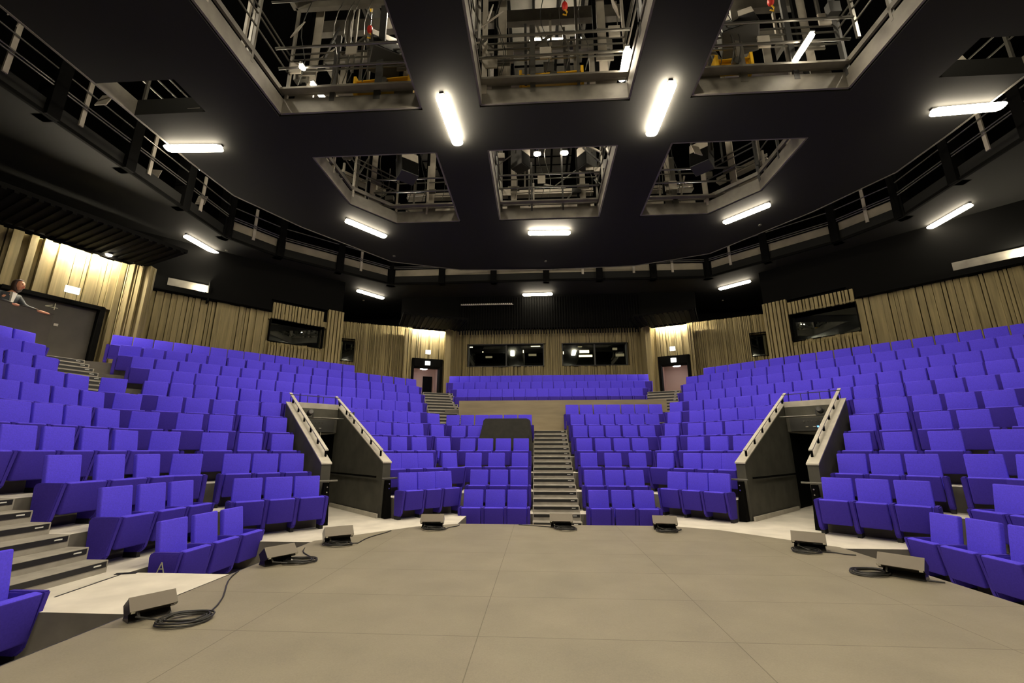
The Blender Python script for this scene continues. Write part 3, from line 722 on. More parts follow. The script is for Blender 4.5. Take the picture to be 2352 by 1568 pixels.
# ---------------------------------------------------------------- person leaning on the parapet
def skinmesh(name, verts, edges, radii, m, parent, sub_=2):
    me = bpy.data.meshes.new(name); me.from_pydata(verts, edges, []); me.materials.append(M[m])
    o = bpy.data.objects.new(name, me); COL.objects.link(o); o.parent = parent
    md = o.modifiers.new('skin', 'SKIN'); md.use_smooth_shade = True
    if me.skin_vertices: lay = me.skin_vertices[0].data
    else:
        bpy.context.view_layer.objects.active = o; lay = me.skin_vertices[0].data
    for i, r in enumerate(radii):
        lay[i].radius = (r, r) if not isinstance(r, tuple) else r
    lay[0].use_root = True
    sb = o.modifiers.new('sub', 'SUBSURF'); sb.levels = sub_; sb.render_levels = sub_
    return o
per = thing('person', 'person in dark jacket and white shirt leaning on the upper left parapet', 'person', (-13.80, 9.52, 3.78), 0); per.scale = (1.07, 1.07, 1.08)
# local: +x toward the stage, +y to the right of the photo
bv = [(0, 0, .92), (.02, .0, 1.10), (.08, .02, 1.28), (.14, .05, 1.40), (.17, .07, 1.47), (.19, .09, 1.53),
      (.10, .22, 1.34), (.22, .30, 1.13), (.40, .50, 1.085), (.41, .58, 1.085), (.41, .66, 1.08),
      (.08, -.17, 1.33), (.22, -.22, 1.13), (.40, -.02, 1.085), (.41, .06, 1.085),
      (0, .1, .86), (.0, .11, .48), (0, .12, .06), (.12, .12, .04), (0, -.1, .86), (0, -.11, .48), (0, -.12, .06), (.12, -.12, .04),
      (.43, .71, 1.075), (.40, .72, 1.078), (.45, .68, 1.072), (.38, .63, 1.095)]
be = [(0, 1), (1, 2), (2, 3), (3, 4), (4, 5), (2, 6), (6, 7), (7, 8), (8, 9), (9, 10), (2, 11), (11, 12), (12, 13), (13, 14), (0, 15), (15, 16), (16, 17), (17, 18), (0, 19), (19, 20), (20, 21), (21, 22), (10, 23), (10, 24), (10, 25), (9, 26)]
br = [.12, .12, .12, .055, .05, .05, .055, .045, .036, .03, .03, .055, .045, .034, .03, .08, .055, .04, .035, .08, .055, .04, .035, .009, .009, .009, .010]
body = skinmesh('body', bv, be, br, 'skin', per)
bm = NB()
r = bmesh.ops.create_uvsphere(bm, u_segments=20, v_segments=14, radius=.1)
for v in bm.verts:
    v.co.z *= 1.22; v.co.x *= 1.02; v.co.y *= .82
    if v.co.x > .06 and abs(v.co.y) < .02 and -.035 < v.co.z < .02: v.co.x += .022       # nose
    if v.co.z < -.06: v.co.x *= .95; v.co.y *= .85
    if v.co.x > .05 and .02 < abs(v.co.y) < .05 and .01 < v.co.z < .04: v.co.x -= .01
bmesh.ops.rotate(bm, cent=(0, 0, 0), matrix=Matrix.Rotation(.25, 3, 'Z'), verts=bm.verts)
bmesh.ops.translate(bm, vec=(.21, .10, 1.60), verts=bm.verts)
# join the head into the body mesh as one surface
hm = bpy.data.meshes.new('h'); bm.to_mesh(hm); bm.free()
bpy.context.view_layer.update()
dg = bpy.context.evaluated_depsgraph_get(); ev = body.evaluated_get(dg); bme = bpy.data.meshes.new_from_object(ev)
bm = NB(); bm.from_mesh(bme); bm.from_mesh(hm); body.modifiers.clear(); bm.to_mesh(body.data); bm.free()
body.data.materials.clear(); body.data.materials.append(M['skin'])
for p_ in body.data.polygons: p_.use_smooth = True; p_.material_index = 0
rm = body.modifiers.new('rm', 'REMESH'); rm.mode = 'VOXEL'; rm.voxel_size = .011; rm.use_smooth_shade = True
jk = skinmesh('jacket', [(0, 0, .84), (.02, 0, 1.08), (.07, .02, 1.29), (.10, .22, 1.345), (.22, .30, 1.14), (.36, .46, 1.095), (.08, -.17, 1.335), (.22, -.22, 1.14), (.36, -.06, 1.095), (.10, .04, 1.37)],
              [(0, 1), (1, 2), (2, 3), (3, 4), (4, 5), (2, 6), (6, 7), (7, 8), (2, 9)], [(.18, .16), (.19, .19), (.20, .20), .085, .062, .05, .075, .062, .048, .07], 'jacket', per)
bm = NB(); hull(bm, [(.17, .01, 1.10), (.23, .01, 1.10), (.23, .05, 1.10), (.17, .05, 1.10), (.14, -.01, 1.42), (.235, -.0, 1.40), (.225, .10, 1.40), (.14, .10, 1.42)]); obj('shirt', bm, 'shirt', per)
bm = NB()
bmesh.ops.create_uvsphere(bm, u_segments=18, v_segments=12, radius=.118)
for v in bm.verts:
    v.co.z *= 1.15; v.co.y *= .92
    if v.co.x > .03 and v.co.z < .075: v.co.x = .03
    if v.co.z < -.03 and v.co.x < .03: v.co.z -= .06
bmesh.ops.rotate(bm, cent=(0, 0, 0), matrix=Matrix.Rotation(.25, 3, 'Z'), verts=bm.verts)
bmesh.ops.translate(bm, vec=(.19, .09, 1.615), verts=bm.verts); obj('hair', bm, 'hair', per, True)
for yy in (.055, .125):
    bm = NB(); bmesh.ops.create_uvsphere(bm, u_segments=8, v_segments=6, radius=.011, matrix=Matrix.Translation((.298 - (yy - .05) * .25, yy + .035, 1.622))); obj('eye', bm, 'hair', per)
bm = NB(); bx(bm, .295, .306, .10, .148, 1.545, 1.552); obj('mouth', bm, 'red', per)

# ---------------------------------------------------------------- floor spotlights with coiled cables
SPK = [(-3.90, 4.10, 1.0, .78, .33, 'beside the pale carpet triangle, nearest the camera'), (-3.86, 5.98, 1.0, .9, .3, 'at left stage edge below the front chairs'), (-3.68, 7.32, .62, 1, .28, 'at the left stage corner before the left tunnel'), (-2.50, 8.78, .1, 1, .28, 'in front of the chairs left of centre'),
       (-.05, 8.98, -.02, 1, .28, 'in front of the centre stairs'), (1.86, 8.83, -.15, 1, -.28, 'in front of the chairs right of centre'), (3.53, 7.25, -.55, 1, -.3, 'at the right stage corner before the right tunnel'), (3.74, 5.80, -.85, .98, -.33, 'against the front chairs at the right stage edge')]
coils = [(-3.50, 4.02), (-3.62, 6.06), (-3.58, 7.12), (-2.42, 8.55), (.02, 8.72), (1.84, 8.62), (3.38, 7.08), (3.44, 5.92)]
for k, (x, y, a, s_, _, wh) in enumerate(SPK):
    t = thing('floor_spotlight', 'low black wedge-shaped floor unit %s' % wh, 'floor unit', (x, y, .016), a, 'low wedge units around the stage edge')
    t.scale = (s_, s_, s_)
    bm = NB()       # body: slanted box, bright top plate toward the stage
    prof = [(-.085, .105), (-.035, .20), (.085, .235), (.145, .12), (.03, .07)]
    prof = [(-.13, .115), (.0, .235), (.13, .14), (.06, .055), (-.05, .075)]
    av = [bm.verts.new((-.215, p_[0], p_[1])) for p_ in prof]; bv_ = [bm.verts.new((.215, p_[0], p_[1])) for p_ in prof]
    bm.faces.new(av); bm.faces.new(bv_[::-1])
    for i in range(5): bm.faces.new((av[i], bv_[i], bv_[(i + 1) % 5], av[(i + 1) % 5]))
    obj('body', bm, 'gloss', t)
    bm = NB(); mm = Matrix.Translation((0, -.066, .180)) @ Matrix.Rotation(math.atan2(.12, .13), 4, 'X'); bx(bm, -.217, .217, -.088, .088, -.002, .008, mm); obj('top_plate', bm, 'brownmetal', t)
    bm = NB(); hull(bm, [(-.20, -.06, 0), (.20, -.06, 0), (.20, .13, 0), (-.20, .13, 0), (-.19, -.0, .07), (.19, -.0, .07), (.19, .1, .10), (-.19, .1, .10)]); obj('base', bm, 'gloss', t)
    for sx in (-.19, .19):
        bm = NB(); bx(bm, sx - .018, sx + .018, -.142, -.122, .108, .132); obj('corner_clip', bm, 'chrome', t)
    bm = NB(); tube(bm, [(-.13, -.08, .095), (-.13, -.13, .06)], .014, 8); obj('connector', bm, 'chrome', t)
    # coil
    cx, cy = coils[k]
    rnd = random.Random(k); bm = NB(); pts = []
    R0 = .15
    for i in range(0, 140):
        th = i / 140 * 2 * PI * 5.0; lap = i / 140 * 5
        rr = R0 + .035 * math.sin(lap * 2.3 + k) + .015 * math.sin(th * 2 + k)
        pts.append((cx + rr * 1.15 * math.cos(th) + .012 * math.sin(lap * 4), cy + rr * math.sin(th), .028 + .006 * lap + .004 * math.sin(th * 3)))
    p0 = pts[0]
    # lead from the unit
    ux, uy = x - .13 * math.cos(a) + .12 * math.sin(a), y - .13 * math.sin(a) - .12 * math.cos(a)
    lead = [(ux, uy, .075), ((ux + p0[0]) / 2, (uy + p0[1]) / 2, .03)]
    tail = []
    end = pts[-1]
    far = {0: (-4.09, 5.6), 1: (-4.0, 6.9), 2: (-3.2, 8.4), 3: (-2.05, 9.12), 4: (-.85, 9.2), 5: (2.2, 8.9), 6: (3.95, 6.9), 7: (3.97, 5.6)}[k]
    for i in range(1, 9):
        f = i / 8; tail.append((end[0] + (far[0] - end[0]) * f + .04 * math.sin(f * 6 + k), end[1] + (far[1] - end[1]) * f + .03 * math.sin(f * 5), .025))
    tube(bm, lead + pts + tail, .0075, 6)
    o = obj('coiled_cable', bm, 'cable'); tag(o, 'coiled cable of the unit %s' % wh, 'cable', 'coiled black cables on the stage floor')

# floor socket in the carpet at left
bm = NB(); bx(bm, -.11, .11, -.035, .035, 0, .006); bx(bm, -.03, .03, -.02, .02, .006, .01)
o = obj('floor_socket', bm, 'nosing'); p = atz(290, 1317, 0); o.location = (p.x, p.y, .001); o.rotation_euler = (0, 0, .35); tag(o, 'small black socket lid in the pale carpet below the left stairs', 'socket')
bm = NB(); p = atz(275, 1320, 0); q = atz(126, 1371, 0); bar(bm, (p.x, p.y, .001), (q.x, q.y, .001), .02, .006); struct('trim_4', bm, 'nosing')

# ---------------------------------------------------------------- ceiling: black soffits with openings
ZS = 9.0
bm = NB()
def pr2(q, z0=ZS, z1=ZS + .42):
    prism(bm, q, z0, z1); prism(bm, mir(q), z0, z1)
prism(bm, [(-6.4, 8.25), (6.4, 8.25), (6.4, 9.7), (-6.4, 9.7)], ZS, ZS + .42)
pr2([(-3.0, -5), (-1.68, -5), (-1.68, 8.25), (-3.0, 8.25)])
pr2([(-3.0, 9.7), (-1.68, 9.7), (-1.68, 13.3), (-3.0, 13.3)])
pr2([(-9.8, -5), (-6.4, -5), (-6.4, 7.1), (-9.8, 7.1)])
pr2([(-8.0, 7.1), (-6.4, 7.1), (-6.4, 8.0), (-8.0, 8.0)])
pr2([(-9.8, 8.0), (-6.4, 8.0), (-6.4, 9.7), (-9.75, 9.7)])
pr2([(-9.75, 9.7), (-6.4, 9.7), (-6.35, 12.0), (-9.25, 12.0), (-9.65, 11.3)])
pr2([(-9.25, 12.0), (-6.35, 12.0), (-5.25, 13.3), (-8.6, 13.3)])
pr2([(-8.6, 13.3), (0, 13.3), (0, 17.5), (-3.7, 17.3), (-6.4, 16.3)])
for q in ([(-17.5, -5), (-11.8, -5), (-11.8, 13.9), (-17.5, 13.9)], [(-17.5, 13.9), (-11.8, 13.9), (-10.8, 15.6), (-7.3, 18.85), (-7.3, 23), (-17.5, 23)], [(-7.3, 18.85), (0, 18.8), (0, 23), (-7.3, 23)]): pr2(q)
prism(bm, [(-17.5, -5), (17.5, -5), (17.5, 2), (-17.5, 2)], ZS + .01, ZS + .4)
struct('ceiling', bm, 'soffit')
# roof and upper walls of the grid space
bm = NB(); bx(bm, -18, 18, -5, 24, 16.2, 16.4)
struct('ceiling', bm, 'black')
for nm_, bb in (('back', (-18, 18, 24.3, 24.5)), ('left', (-18.2, -18, -5.4, 24.3)), ('right', (18, 18.2, -5.4, 24.3)), ('front', (-18, 18, -5.4, -5.2))):
    bm = NB(); bx(bm, *bb, -1, 16.4); struct('wall_outer_' + nm_, bm, 'black')
# small recessed spots in the black soffit
k = 0
for (px, py) in [(520, 575), (430, 560), (640, 650), (750, 675), (935, 712), (1050, 732), (1133, 730), (1215, 730), (1290, 726), (1375, 725), (1590, 698), (1800, 650), (1935, 617), (2090, 580), (2160, 575), (300, 568), (490, 625), (905, 588), (1253, 600), (1745, 517), (835, 690), (1240, 765), (1660, 690), (2280, 510), (375, 575)]:
    p = atz(px, py, 8.985)
    bm = NB(); disc(bm, (0, 0, 0), .055, .03, 14); o = obj('ceiling_spot', bm, 'steel'); o.location = p
    tag(o, 'tiny round metal spot fitting set in the black ceiling', 'spotlight', 'tiny round fittings in the black ceiling')

# ---------------------------------------------------------------- ceiling tube lamps
def lamp(p, q, label, r=.12, m='lamp', group='bright tube lamps under the black bridges'):  # diffuser made wide to stand in for the glare around each tube
    p = Vector(p); q = Vector(q); c = (p + q) / 2; L = (q - p).length; a = math.atan2(q.y - p.y, q.x - p.x)
    t = thing('ceiling_lamp', label, 'lamp', c, a, group)
    bm = NB()
    ts = [(-L / 2, .3), (-L / 2 + .03, .8), (-L / 2 + .08, 1)] ; pr = ts + [(-x, s) for x, s in ts[::-1]]
    rings = [[bm.verts.new((x, r * 1.15 * s * math.cos(2 * PI * k / 14), -.085 + r * .42 * s * math.sin(2 * PI * k / 14))) for k in range(14)] for x, s in pr]
    for i in range(len(rings) - 1):
        for k in range(14): bm.faces.new((rings[i][k], rings[i][(k + 1) % 14], rings[i + 1][(k + 1) % 14], rings[i + 1][k]))
    bm.faces.new(rings[0][::-1]); bm.faces.new(rings[-1])
    obj('diffuser', bm, m, t, True)
    bm = NB(); bx(bm, -L / 2, L / 2, -.05, .05, -.035, -.002); obj('housing', bm, 'dark', t)
    for x in (-L / 2 + .15, L / 2 - .15):
        bm = NB(); bx(bm, x - .015, x + .015, -.02, .02, -.06, -.0); obj('clip', bm, 'steel', t)
    return t
ZL = 8.99
lamp((-2.46, 7.75, ZL), (-2.37, 9.35, ZL), 'bright tube lamp under the left lengthwise bridge above stage')
lamp((2.42, 7.70, ZL), (2.39, 9.30, ZL), 'bright tube lamp under the right lengthwise bridge above stage')
lamp((-9.85, 9.03, ZL), (-8.40, 9.1, ZL), 'large bright tube lamp at left, under the cross bridge', m='lamp_mid')
lamp((8.58, 8.9, ZL), (10.05, 8.8, ZL), 'largest bright tube lamp at the right edge', m='lamp_mid')
lamp((-6.79, 12.78, ZL), (-5.85, 14.02, ZL), 'slanted tube lamp under the corner of the left back opening', m='lamp_mid')
lamp((-.72, 14.03, ZL), (.77, 14.1, ZL), 'tube lamp below the middle back opening')
lamp((5.90, 13.72, ZL), (6.88, 12.62, ZL), 'slanted tube lamp under the corner of the right back opening', m='lamp_mid')
lamp((-13.0, 13.5, ZL), (-12.92, 14.98, ZL), 'slanted tube lamp at far left over the slatted wall', m='lamp_out')
lamp((-9.06, 19.22, ZL), (-8.18, 20.42, ZL), 'small tube lamp between left wall and left exit', m='lamp_out')
lamp((-1.14, 20.3, ZL), (.33, 20.28, ZL), 'small tube lamp in front of the control room windows', m='lamp_out')
lamp((8.24, 20.1, ZL), (9.25, 19.1, ZL), 'small tube lamp between right wall and right exit', m='lamp_out')
lamp((13.15, 14.5, ZL), (13.15, 13.0, ZL), 'slanted tube lamp at far right over the slatted wall', m='lamp_out')
p = atz(457, 380, 9.9); q = atz(490, 401, 9.9); lamp(p, q, 'short tube lamp just below the large left lamp', .06)
# unseen lamps added overhead to light the stage near the camera
for x in (-2.4, 2.4):
    for y in (1.0, -3.0): lamp((x, y, ZL), (x, y + 1.5, ZL), 'added unseen tube lamp lighting the stage near the camera')
# ---------------------------------------------------------------- rigging galleries above the openings
rg = 'rigging galleries around the ceiling openings'
def seg_pts(a, b, step):
    a = Vector(a); b = Vector(b); L = (b - a).length; n = max(1, round(L / step)); return [a + (b - a) * (i / n) for i in range(n + 1)]
def gallery(label, poly, out=.0, post=1.25, rails=(.62, .95, 1.12), colh=2.6, seed=0, closed=False, wide=.12, beam=True):
    root = thing('rigging_gallery', label, 'gallery', (0, 0, 0), 0, rg)
    rnd = random.Random(seed)
    segs = list(zip(poly[:-1], poly[1:])) + ([(poly[-1], poly[0])] if closed else [])
    bmf = NB(); bmr = [NB() for _ in rails]; bmk = NB()
    for a, b in segs:
        a = Vector((*a, 0)); b = Vector((*b, 0)); d = (b - a).normalized()
        bar(bmf, a + Vector((0, 0, 9.22)), b + Vector((0, 0, 9.22)), .05, .40)
        bar(bmk, a + Vector((0, 0, 9.60)), b + Vector((0, 0, 9.60)), .06, .12)
        for i, h in enumerate(rails):
            tube(bmr[i], [a + Vector((0, 0, 9.6 + h)), b + Vector((0, 0, 9.6 + h))], .022, 6)
    obj('fascia', bmf, 'fascia', root); obj('kick_plate', bmk, 'fascia', root)
    for i, q in enumerate(bmr): obj('rail', q, 'steel', root)
    for a, b in segs:
        pts = seg_pts((*a, 0), (*b, 0), post)
        t = (Vector(b) - Vector(a)).normalized()
        for i, p in enumerate(pts[:-1]):
            q = p + Vector((t.x, t.y, 0)) * rnd.uniform(-.1, .1)
            bm = NB(); ww = wide * rnd.choice((.5, 1, 1.3)); hh = colh if rnd.random() < .6 else 1.75
            ang = math.atan2(t.y, t.x); bx(bm, -ww / 2, ww / 2, -.03, .03, 9.3, 9.45 + hh, rotz(ang, (q.x, q.y, 0)))
            obj('post', bm, rnd.choice(('fascia', 'steel', 'panel', 'dark')), root)
    if beam:
        bm = NB()
        for a, b in segs: bar(bm, (*a, 12.25), (*b, 12.25), .12, .32)
        obj('upper_beam', bm, 'fascia', root)
    # pale flat columns and toe boards on the far side
    fa = [s_ for s_ in segs if min(s_[0][1], s_[1][1]) > 8.0 and abs(s_[0][1] - s_[1][1]) < 3]
    for a, b in fa:
        av = Vector((*a, 0)); bv__ = Vector((*b, 0)); t = (bv__ - av).normalized(); n_ = Vector((-t.y, t.x, 0)); n_ = n_ if n_.y > 0 else -n_
        L = (bv__ - av).length
        for f in ((.14, .86) if L > 2.5 else (.5,)):
            p = av + t * (L * f) + n_ * .25; ang = math.atan2(t.y, t.x)
            bm = NB(); bx(bm, -.10, .10, 0, .04, 9.45, 12.4, rotz(ang, p)); obj('column', bm, 'panel', root)
            bm = NB(); bx(bm, -.20, -.12, -.03, .05, 9.45, 12.4, rotz(ang, p)); obj('column', bm, 'black', root)
            bm = NB(); bx(bm, -.22, .22, -.2, -.17, 9.42, 9.58, rotz(ang, p)); obj('foot_plate', bm, 'fascia', root)
            bm = NB(); bx(bm, -.2, .2, -.2, -.17, 10.15, 10.33, rotz(ang, p)); obj('clamp_plate', bm, 'fascia', root)
        bm = NB(); bar(bm, av + n_ * .9 + Vector((0, 0, 9.95)), bv__ + n_ * .9 + Vector((0, 0, 9.95)), .05, .22); obj('toe_board', bm, 'panel', root)
        bm = NB(); bar(bm, av + n_ * 1.0 + Vector((0, 0, 10.55)), bv__ + n_ * 1.0 + Vector((0, 0, 10.55)), .25, .05); bar(bm, av + n_ * .95 + Vector((0, 0, 10.7)), bv__ + n_ * .95 + Vector((0, 0, 10.7)), .03, .10); obj('cable_ladder', bm, 'panel', root)
    return root
H1 = [(-6.36, 2.2), (-6.34, 8.2), (-3.02, 8.2), (-3.02, 2.2)]
H2 = [(-1.66, 2.2), (-1.66, 8.2), (1.66, 8.2), (1.66, 2.2)]
H3 = [(3.02, 2.2), (3.02, 8.2), (6.34, 8.2), (6.36, 2.2)]
H4 = [(-6.36, 9.74), (-6.32, 12.0), (-5.22, 13.26), (-3.04, 13.26), (-3.04, 9.74)]
H5 = [(-1.66, 9.74), (-1.66, 13.26), (1.66, 13.26), (1.66, 9.74)]
H6 = [(3.04, 9.74), (3.04, 13.26), (5.22, 13.26), (6.32, 12.0), (6.36, 9.74)]
for nm, h, sd in (('front left', H1, 1), ('front middle', H2, 2), ('front right', H3, 3), ('back left', H4, 4), ('back middle', H5, 5), ('back right', H6, 6)):
    gallery('steel railings, posts and beams around the %s ceiling opening' % nm, h, seed=sd, closed=(sd > 3))
ring_in = [(-9.8, 2), (-9.75, 9.7), (-9.65, 11.3), (-8.6, 13.3), (-6.4, 16.3), (-3.7, 17.3), (0, 17.5), (3.7, 17.3), (6.4, 16.3), (8.6, 13.3), (9.65, 11.3), (9.75, 9.7), (9.8, 2)]
ring_out = [(-11.8, 2), (-11.8, 13.9), (-10.8, 15.6), (-7.3, 18.85), (0, 18.8), (7.3, 18.85), (10.8, 15.6), (11.8, 13.9), (11.8, 2)]
# far side of the ring gap: pale boards between black stanchions, double rail in front
root = thing('ring_gallery', 'outer ring catwalk with pale boards, black posts and double rails', 'gallery')
bmB = NB(); bmR = NB(); bmR2 = NB(); bmE = NB()
for a, b in zip(ring_out[:-1], ring_out[1:]):
    a = Vector((*a, 0)); b = Vector((*b, 0)); L = (b - a).length; t = (b - a) / L
    nrm = Vector((-t.y, t.x, 0)); nrm = nrm if nrm.dot(a) > 0 else -nrm
    bar(bmE, a + Vector((0, 0, 9.04)), b + Vector((0, 0, 9.04)), .08, .09)
    for z_, q in ((9.78, bmR), (9.86, bmR), (10.25, bmR2), (10.7, bmR2)):
        tube(q, [a - nrm * .08 + Vector((0, 0, z_)), b - nrm * .08 + Vector((0, 0, z_))], .02, 6)
    if max(a.y, b.y) > 14: bar(bmB, a + nrm * .06 + Vector((0, 0, 9.42)), b + nrm * .06 + Vector((0, 0, 9.42)), .05, .68)
    n = max(1, round(L / 2.1))
    for i in range(n + 1):
        p = a + t * (L * i / n)
        bm = NB(); bx(bm, -.14, .14, -.12, .3, 9.0, 11.2, rotz(math.atan2(t.y, t.x), p)); obj('post', bm, 'black', root)
        if i < n and random.random() < .55:
            pp = a + t * (L * (i + random.uniform(.3, .7)) / n) - nrm * .02
            bm = NB(); bx(bm, -.05, .05, -.02, .02, 9.3, 10.6, rotz(math.atan2(t.y, t.x), pp)); obj('stanchion', bm, 'panel', root)
obj('board', bmB, 'board', root); obj('rail', bmR, 'steel', root); obj('upper_rail', bmR2, 'steel', root); obj('edge_beam', bmE, 'black', root)
root = thing('ring_gallery', 'inner ring catwalk railing opposite the pale boards', 'gallery')
bmK = NB(); bmR = NB()
for a, b in zip(ring_in[:-1], ring_in[1:]):
    bar(bmK, (*a, 9.2), (*b, 9.2), .05, .42)
    for z_ in (10.0, 10.35, 10.65): tube(bmR, [(*a, z_), (*b, z_)], .02, 6)
    for p in seg_pts((*a, 0), (*b, 0), 1.6)[:-1]:
        bm = NB(); bx(bm, p.x - .03, p.x + .03, p.y - .03, p.y + .03, 9.3, 10.68); obj('post', bm, 'steel', root)
obj('edge_beam', bmK, 'fascia', root); obj('rail', bmR, 'steel', root)
# unseen lamps added above the bridges to light the rigging space
for (x, y, z, a, w) in [(-2.35, 5.6, 11.6, 0, 1.2), (2.35, 5.6, 11.6, 0, 1.2), (-2.35, 11.4, 11.4, 0, 1.2), (2.35, 11.4, 11.4, 0, 1.2), (-7.6, 6.5, 11.6, 0, 1.2), (7.6, 6.5, 11.6, 0, 1.2), (-8.2, 11.6, 10.6, 0, 1.2), (8.2, 11.6, 10.6, 0, 1.2), (-5.5, 15.2, 10.6, 1, 1.2), (0, 15.9, 10.6, 1, 1.2), (5.5, 15.2, 10.6, 1, 1.2), (-3.5, 9.0, 12.8, 1, 1.2), (3.5, 9.0, 12.8, 1, 1.2)]:
    d = Vector((w / 2, 0, 0)) if a else Vector((0, w / 2, 0)); c = Vector((x, y, z))
    lamp(c - d, c + d, 'added unseen fill lamp above the black bridges, lighting the rigging', .05, 'lamp_fill', 'work lamps in the rigging space')
def up_lamp(p1, p2, z, label, r=.07, mm='lamp'):
    lamp(atz(*p1, z) + Vector((0, 0, .11)), atz(*p2, z) + Vector((0, 0, .11)), label, r, 'lamp_mid', 'work lamps in the rigging space')
up_lamp((1216, 98), (1299, 98), 13.6, 'bright tube lamp high in the front middle opening', .12)
up_lamp((1312, 95), (1336, 94), 13.6, 'short bright lamp beside the tube in front middle opening', .12)
up_lamp((715, 192), (746, 233), 9.7, 'tube lamp standing out in the front left opening', .06)
up_lamp((689, 151), (699, 164), 9.85, 'small round lamp in the front left opening', .06)
up_lamp((1442, 112), (1428, 190), 9.7, 'upright tube lamp at right of front middle opening', .07)
up_lamp((1868, 78), (1818, 155), 9.75, 'slanting tube lamp in the front right opening', .06)
up_lamp((1226, 355), (1242, 355), 11.5, 'left one of two short lamps in back middle opening', .10)
up_lamp((1287, 353), (1305, 353), 11.5, 'right one of two short lamps in back middle opening', .10)
# cross pipes and girders spanning the openings
def girder(p, q, w, h, m_, name, label, cat, group=None):
    bm = NB(); bar(bm, p, q, w, h); o = obj(name, bm, m_); tag(o, label, cat, group or 'beams and pipes in the rigging space'); return o
for nm, x0, x1, y0, y1 in (('front left', -6.3, -3.0, 4, 8.2), ('front middle', -1.66, 1.66, 4, 8.2), ('front right', 3.0, 6.3, 4, 8.2), ('back left', -6.3, -3.0, 9.8, 13.2), ('back middle', -1.66, 1.66, 9.8, 13.2), ('back right', 3.0, 6.3, 9.8, 13.2)):
    fr = nm.startswith('front')
    for j, (yy, zz, r) in enumerate([(y1 - .35, 9.95, .03), (y1 - .55, 10.3, .03), (y1 - .9, 11.2, .025)]):
        bm = NB(); tube(bm, [(x0, yy, zz), (x1, yy, zz)], r, 8); o = obj('pipe', bm, 'steel'); tag(o, '%s steel pipe spanning the %s ceiling opening' % (('lowest', 'middle', 'upper')[j], nm), 'pipe', 'beams and pipes in the rigging space')
    girder((x0, y1 - .12, 9.56), (x1, y1 - .12, 9.56), .16, .05, 'fascia', 'cable_tray', 'flat cable tray along the far edge of the %s opening' % nm, 'cable tray')
    girder((x0 - .3, y1 + 1.2, 12.9), (x1 + .3, y1 + 1.2, 12.9), .18, .4, 'fascia', 'beam', 'deep steel beam high above the %s opening' % nm, 'beam')
    girder((x0 - .3, y1 - 1.2, 12.1), (x1 + .3, y1 - 1.2, 12.1), .14, .3, 'fascia', 'beam', 'shallower steel beam crossing the %s opening' % nm, 'beam')
    # ceiling boards high above
    cc = thing('roof_boards', 'grey roof boards between dark joists seen through the %s opening' % nm, 'boards', (0, 0, 0), 0, 'roof boards above the openings')
    bm = NB()
    for i in range(9): bx(bm, x0 + .4, x1 - .4, y1 + .3 + i * .62, y1 + .3 + i * .62 + .48, 14.8, 14.84)
    obj('boards', bm, 'roof', cc)
    bm = NB()
    for i in range(4): bx(bm, x0 + .45 + i * .75, x0 + .53 + i * .75, y1 + .3, y1 + 5.8, 14.5, 14.78)
    obj('joists', bm, 'black', cc)
    # ladder-like frame and cables on the sides
    rnd = random.Random(hash(nm) % 100 if False else len(nm) * 7 + int(x0 * 10))
    for j in range(5):
        xx = rnd.uniform(x0 + .2, x1 - .2); bm = NB(); pts = [(xx + .1 * math.sin(i), y1 - .1 - rnd.uniform(0, .04), 9.7 + i * .35) for i in range(8)]
        tube(bm, pts, .011, 5); o = obj('hanging_cable', bm, rnd.choice(('cable', 'steel'))); tag(o, 'thin cable hanging at the far side of the %s opening' % nm, 'cable', 'thin hanging cables in the rigging space')
    for j in range(3):
        xx = (x0 + .25, x1 - .25, (x0 + x1) / 2 + rnd.uniform(-.6, .6))[j]
        bm = NB(); bx(bm, -.13, .13, -.02, .02, 0, .3); o = obj('junction_box', bm, 'panel'); o.location = (xx, y1 - .12, 9.75 + rnd.uniform(0, 1)); tag(o, 'small pale junction box in the %s opening' % nm, 'box', 'pale junction boxes in the rigging space')
    rnd2 = random.Random(int(x0 * 13) + int(y1))
    clutter = thing('equipment_frame', 'tangle of pale struts, brackets and boxes inside the %s opening' % nm, 'equipment', (0, 0, 0), 0, 'equipment frames in the ceiling openings')
    for j in range(26):
        side = rnd2.choice((0, 0, 1, 2)); m_ = rnd2.choice(('steel', 'panel', 'fascia', 'fascia', 'dark'))
        xx = rnd2.uniform(x0 + .1, x1 - .1); yy = y1 + rnd2.uniform(0, 1.0); z0_ = rnd2.uniform(9.5, 11.5)
        if side: xx = (x0 if side == 1 else x1) + rnd2.uniform(-.5, .15) * (1 if side == 1 else -1); yy = rnd2.uniform(y0 + 1, y1)
        kind = rnd2.random(); bm = NB()
        if kind < .45: bx(bm, xx - .03, xx + .03, yy - .03, yy + .03, z0_, z0_ + rnd2.uniform(.5, 2.2))
        elif kind < .7: bar(bm, (xx, yy, z0_), (xx + rnd2.uniform(-.9, .9), yy + rnd2.uniform(-.2, .2), z0_ + rnd2.uniform(.2, 1)), .05, .05)
        elif kind < .85: bx(bm, xx - rnd2.uniform(.1, .3), xx + .1, yy - .05, yy + .1, z0_, z0_ + rnd2.uniform(.1, .35))
        else: tube(bm, [(xx, yy, z0_), (xx + .5 * rnd2.choice((-1, 1)), yy, z0_), (xx + .5, yy, z0_ + .8)], .02, 6)
        obj('strut' if kind < .7 else 'bracket', bm, m_, clutter)
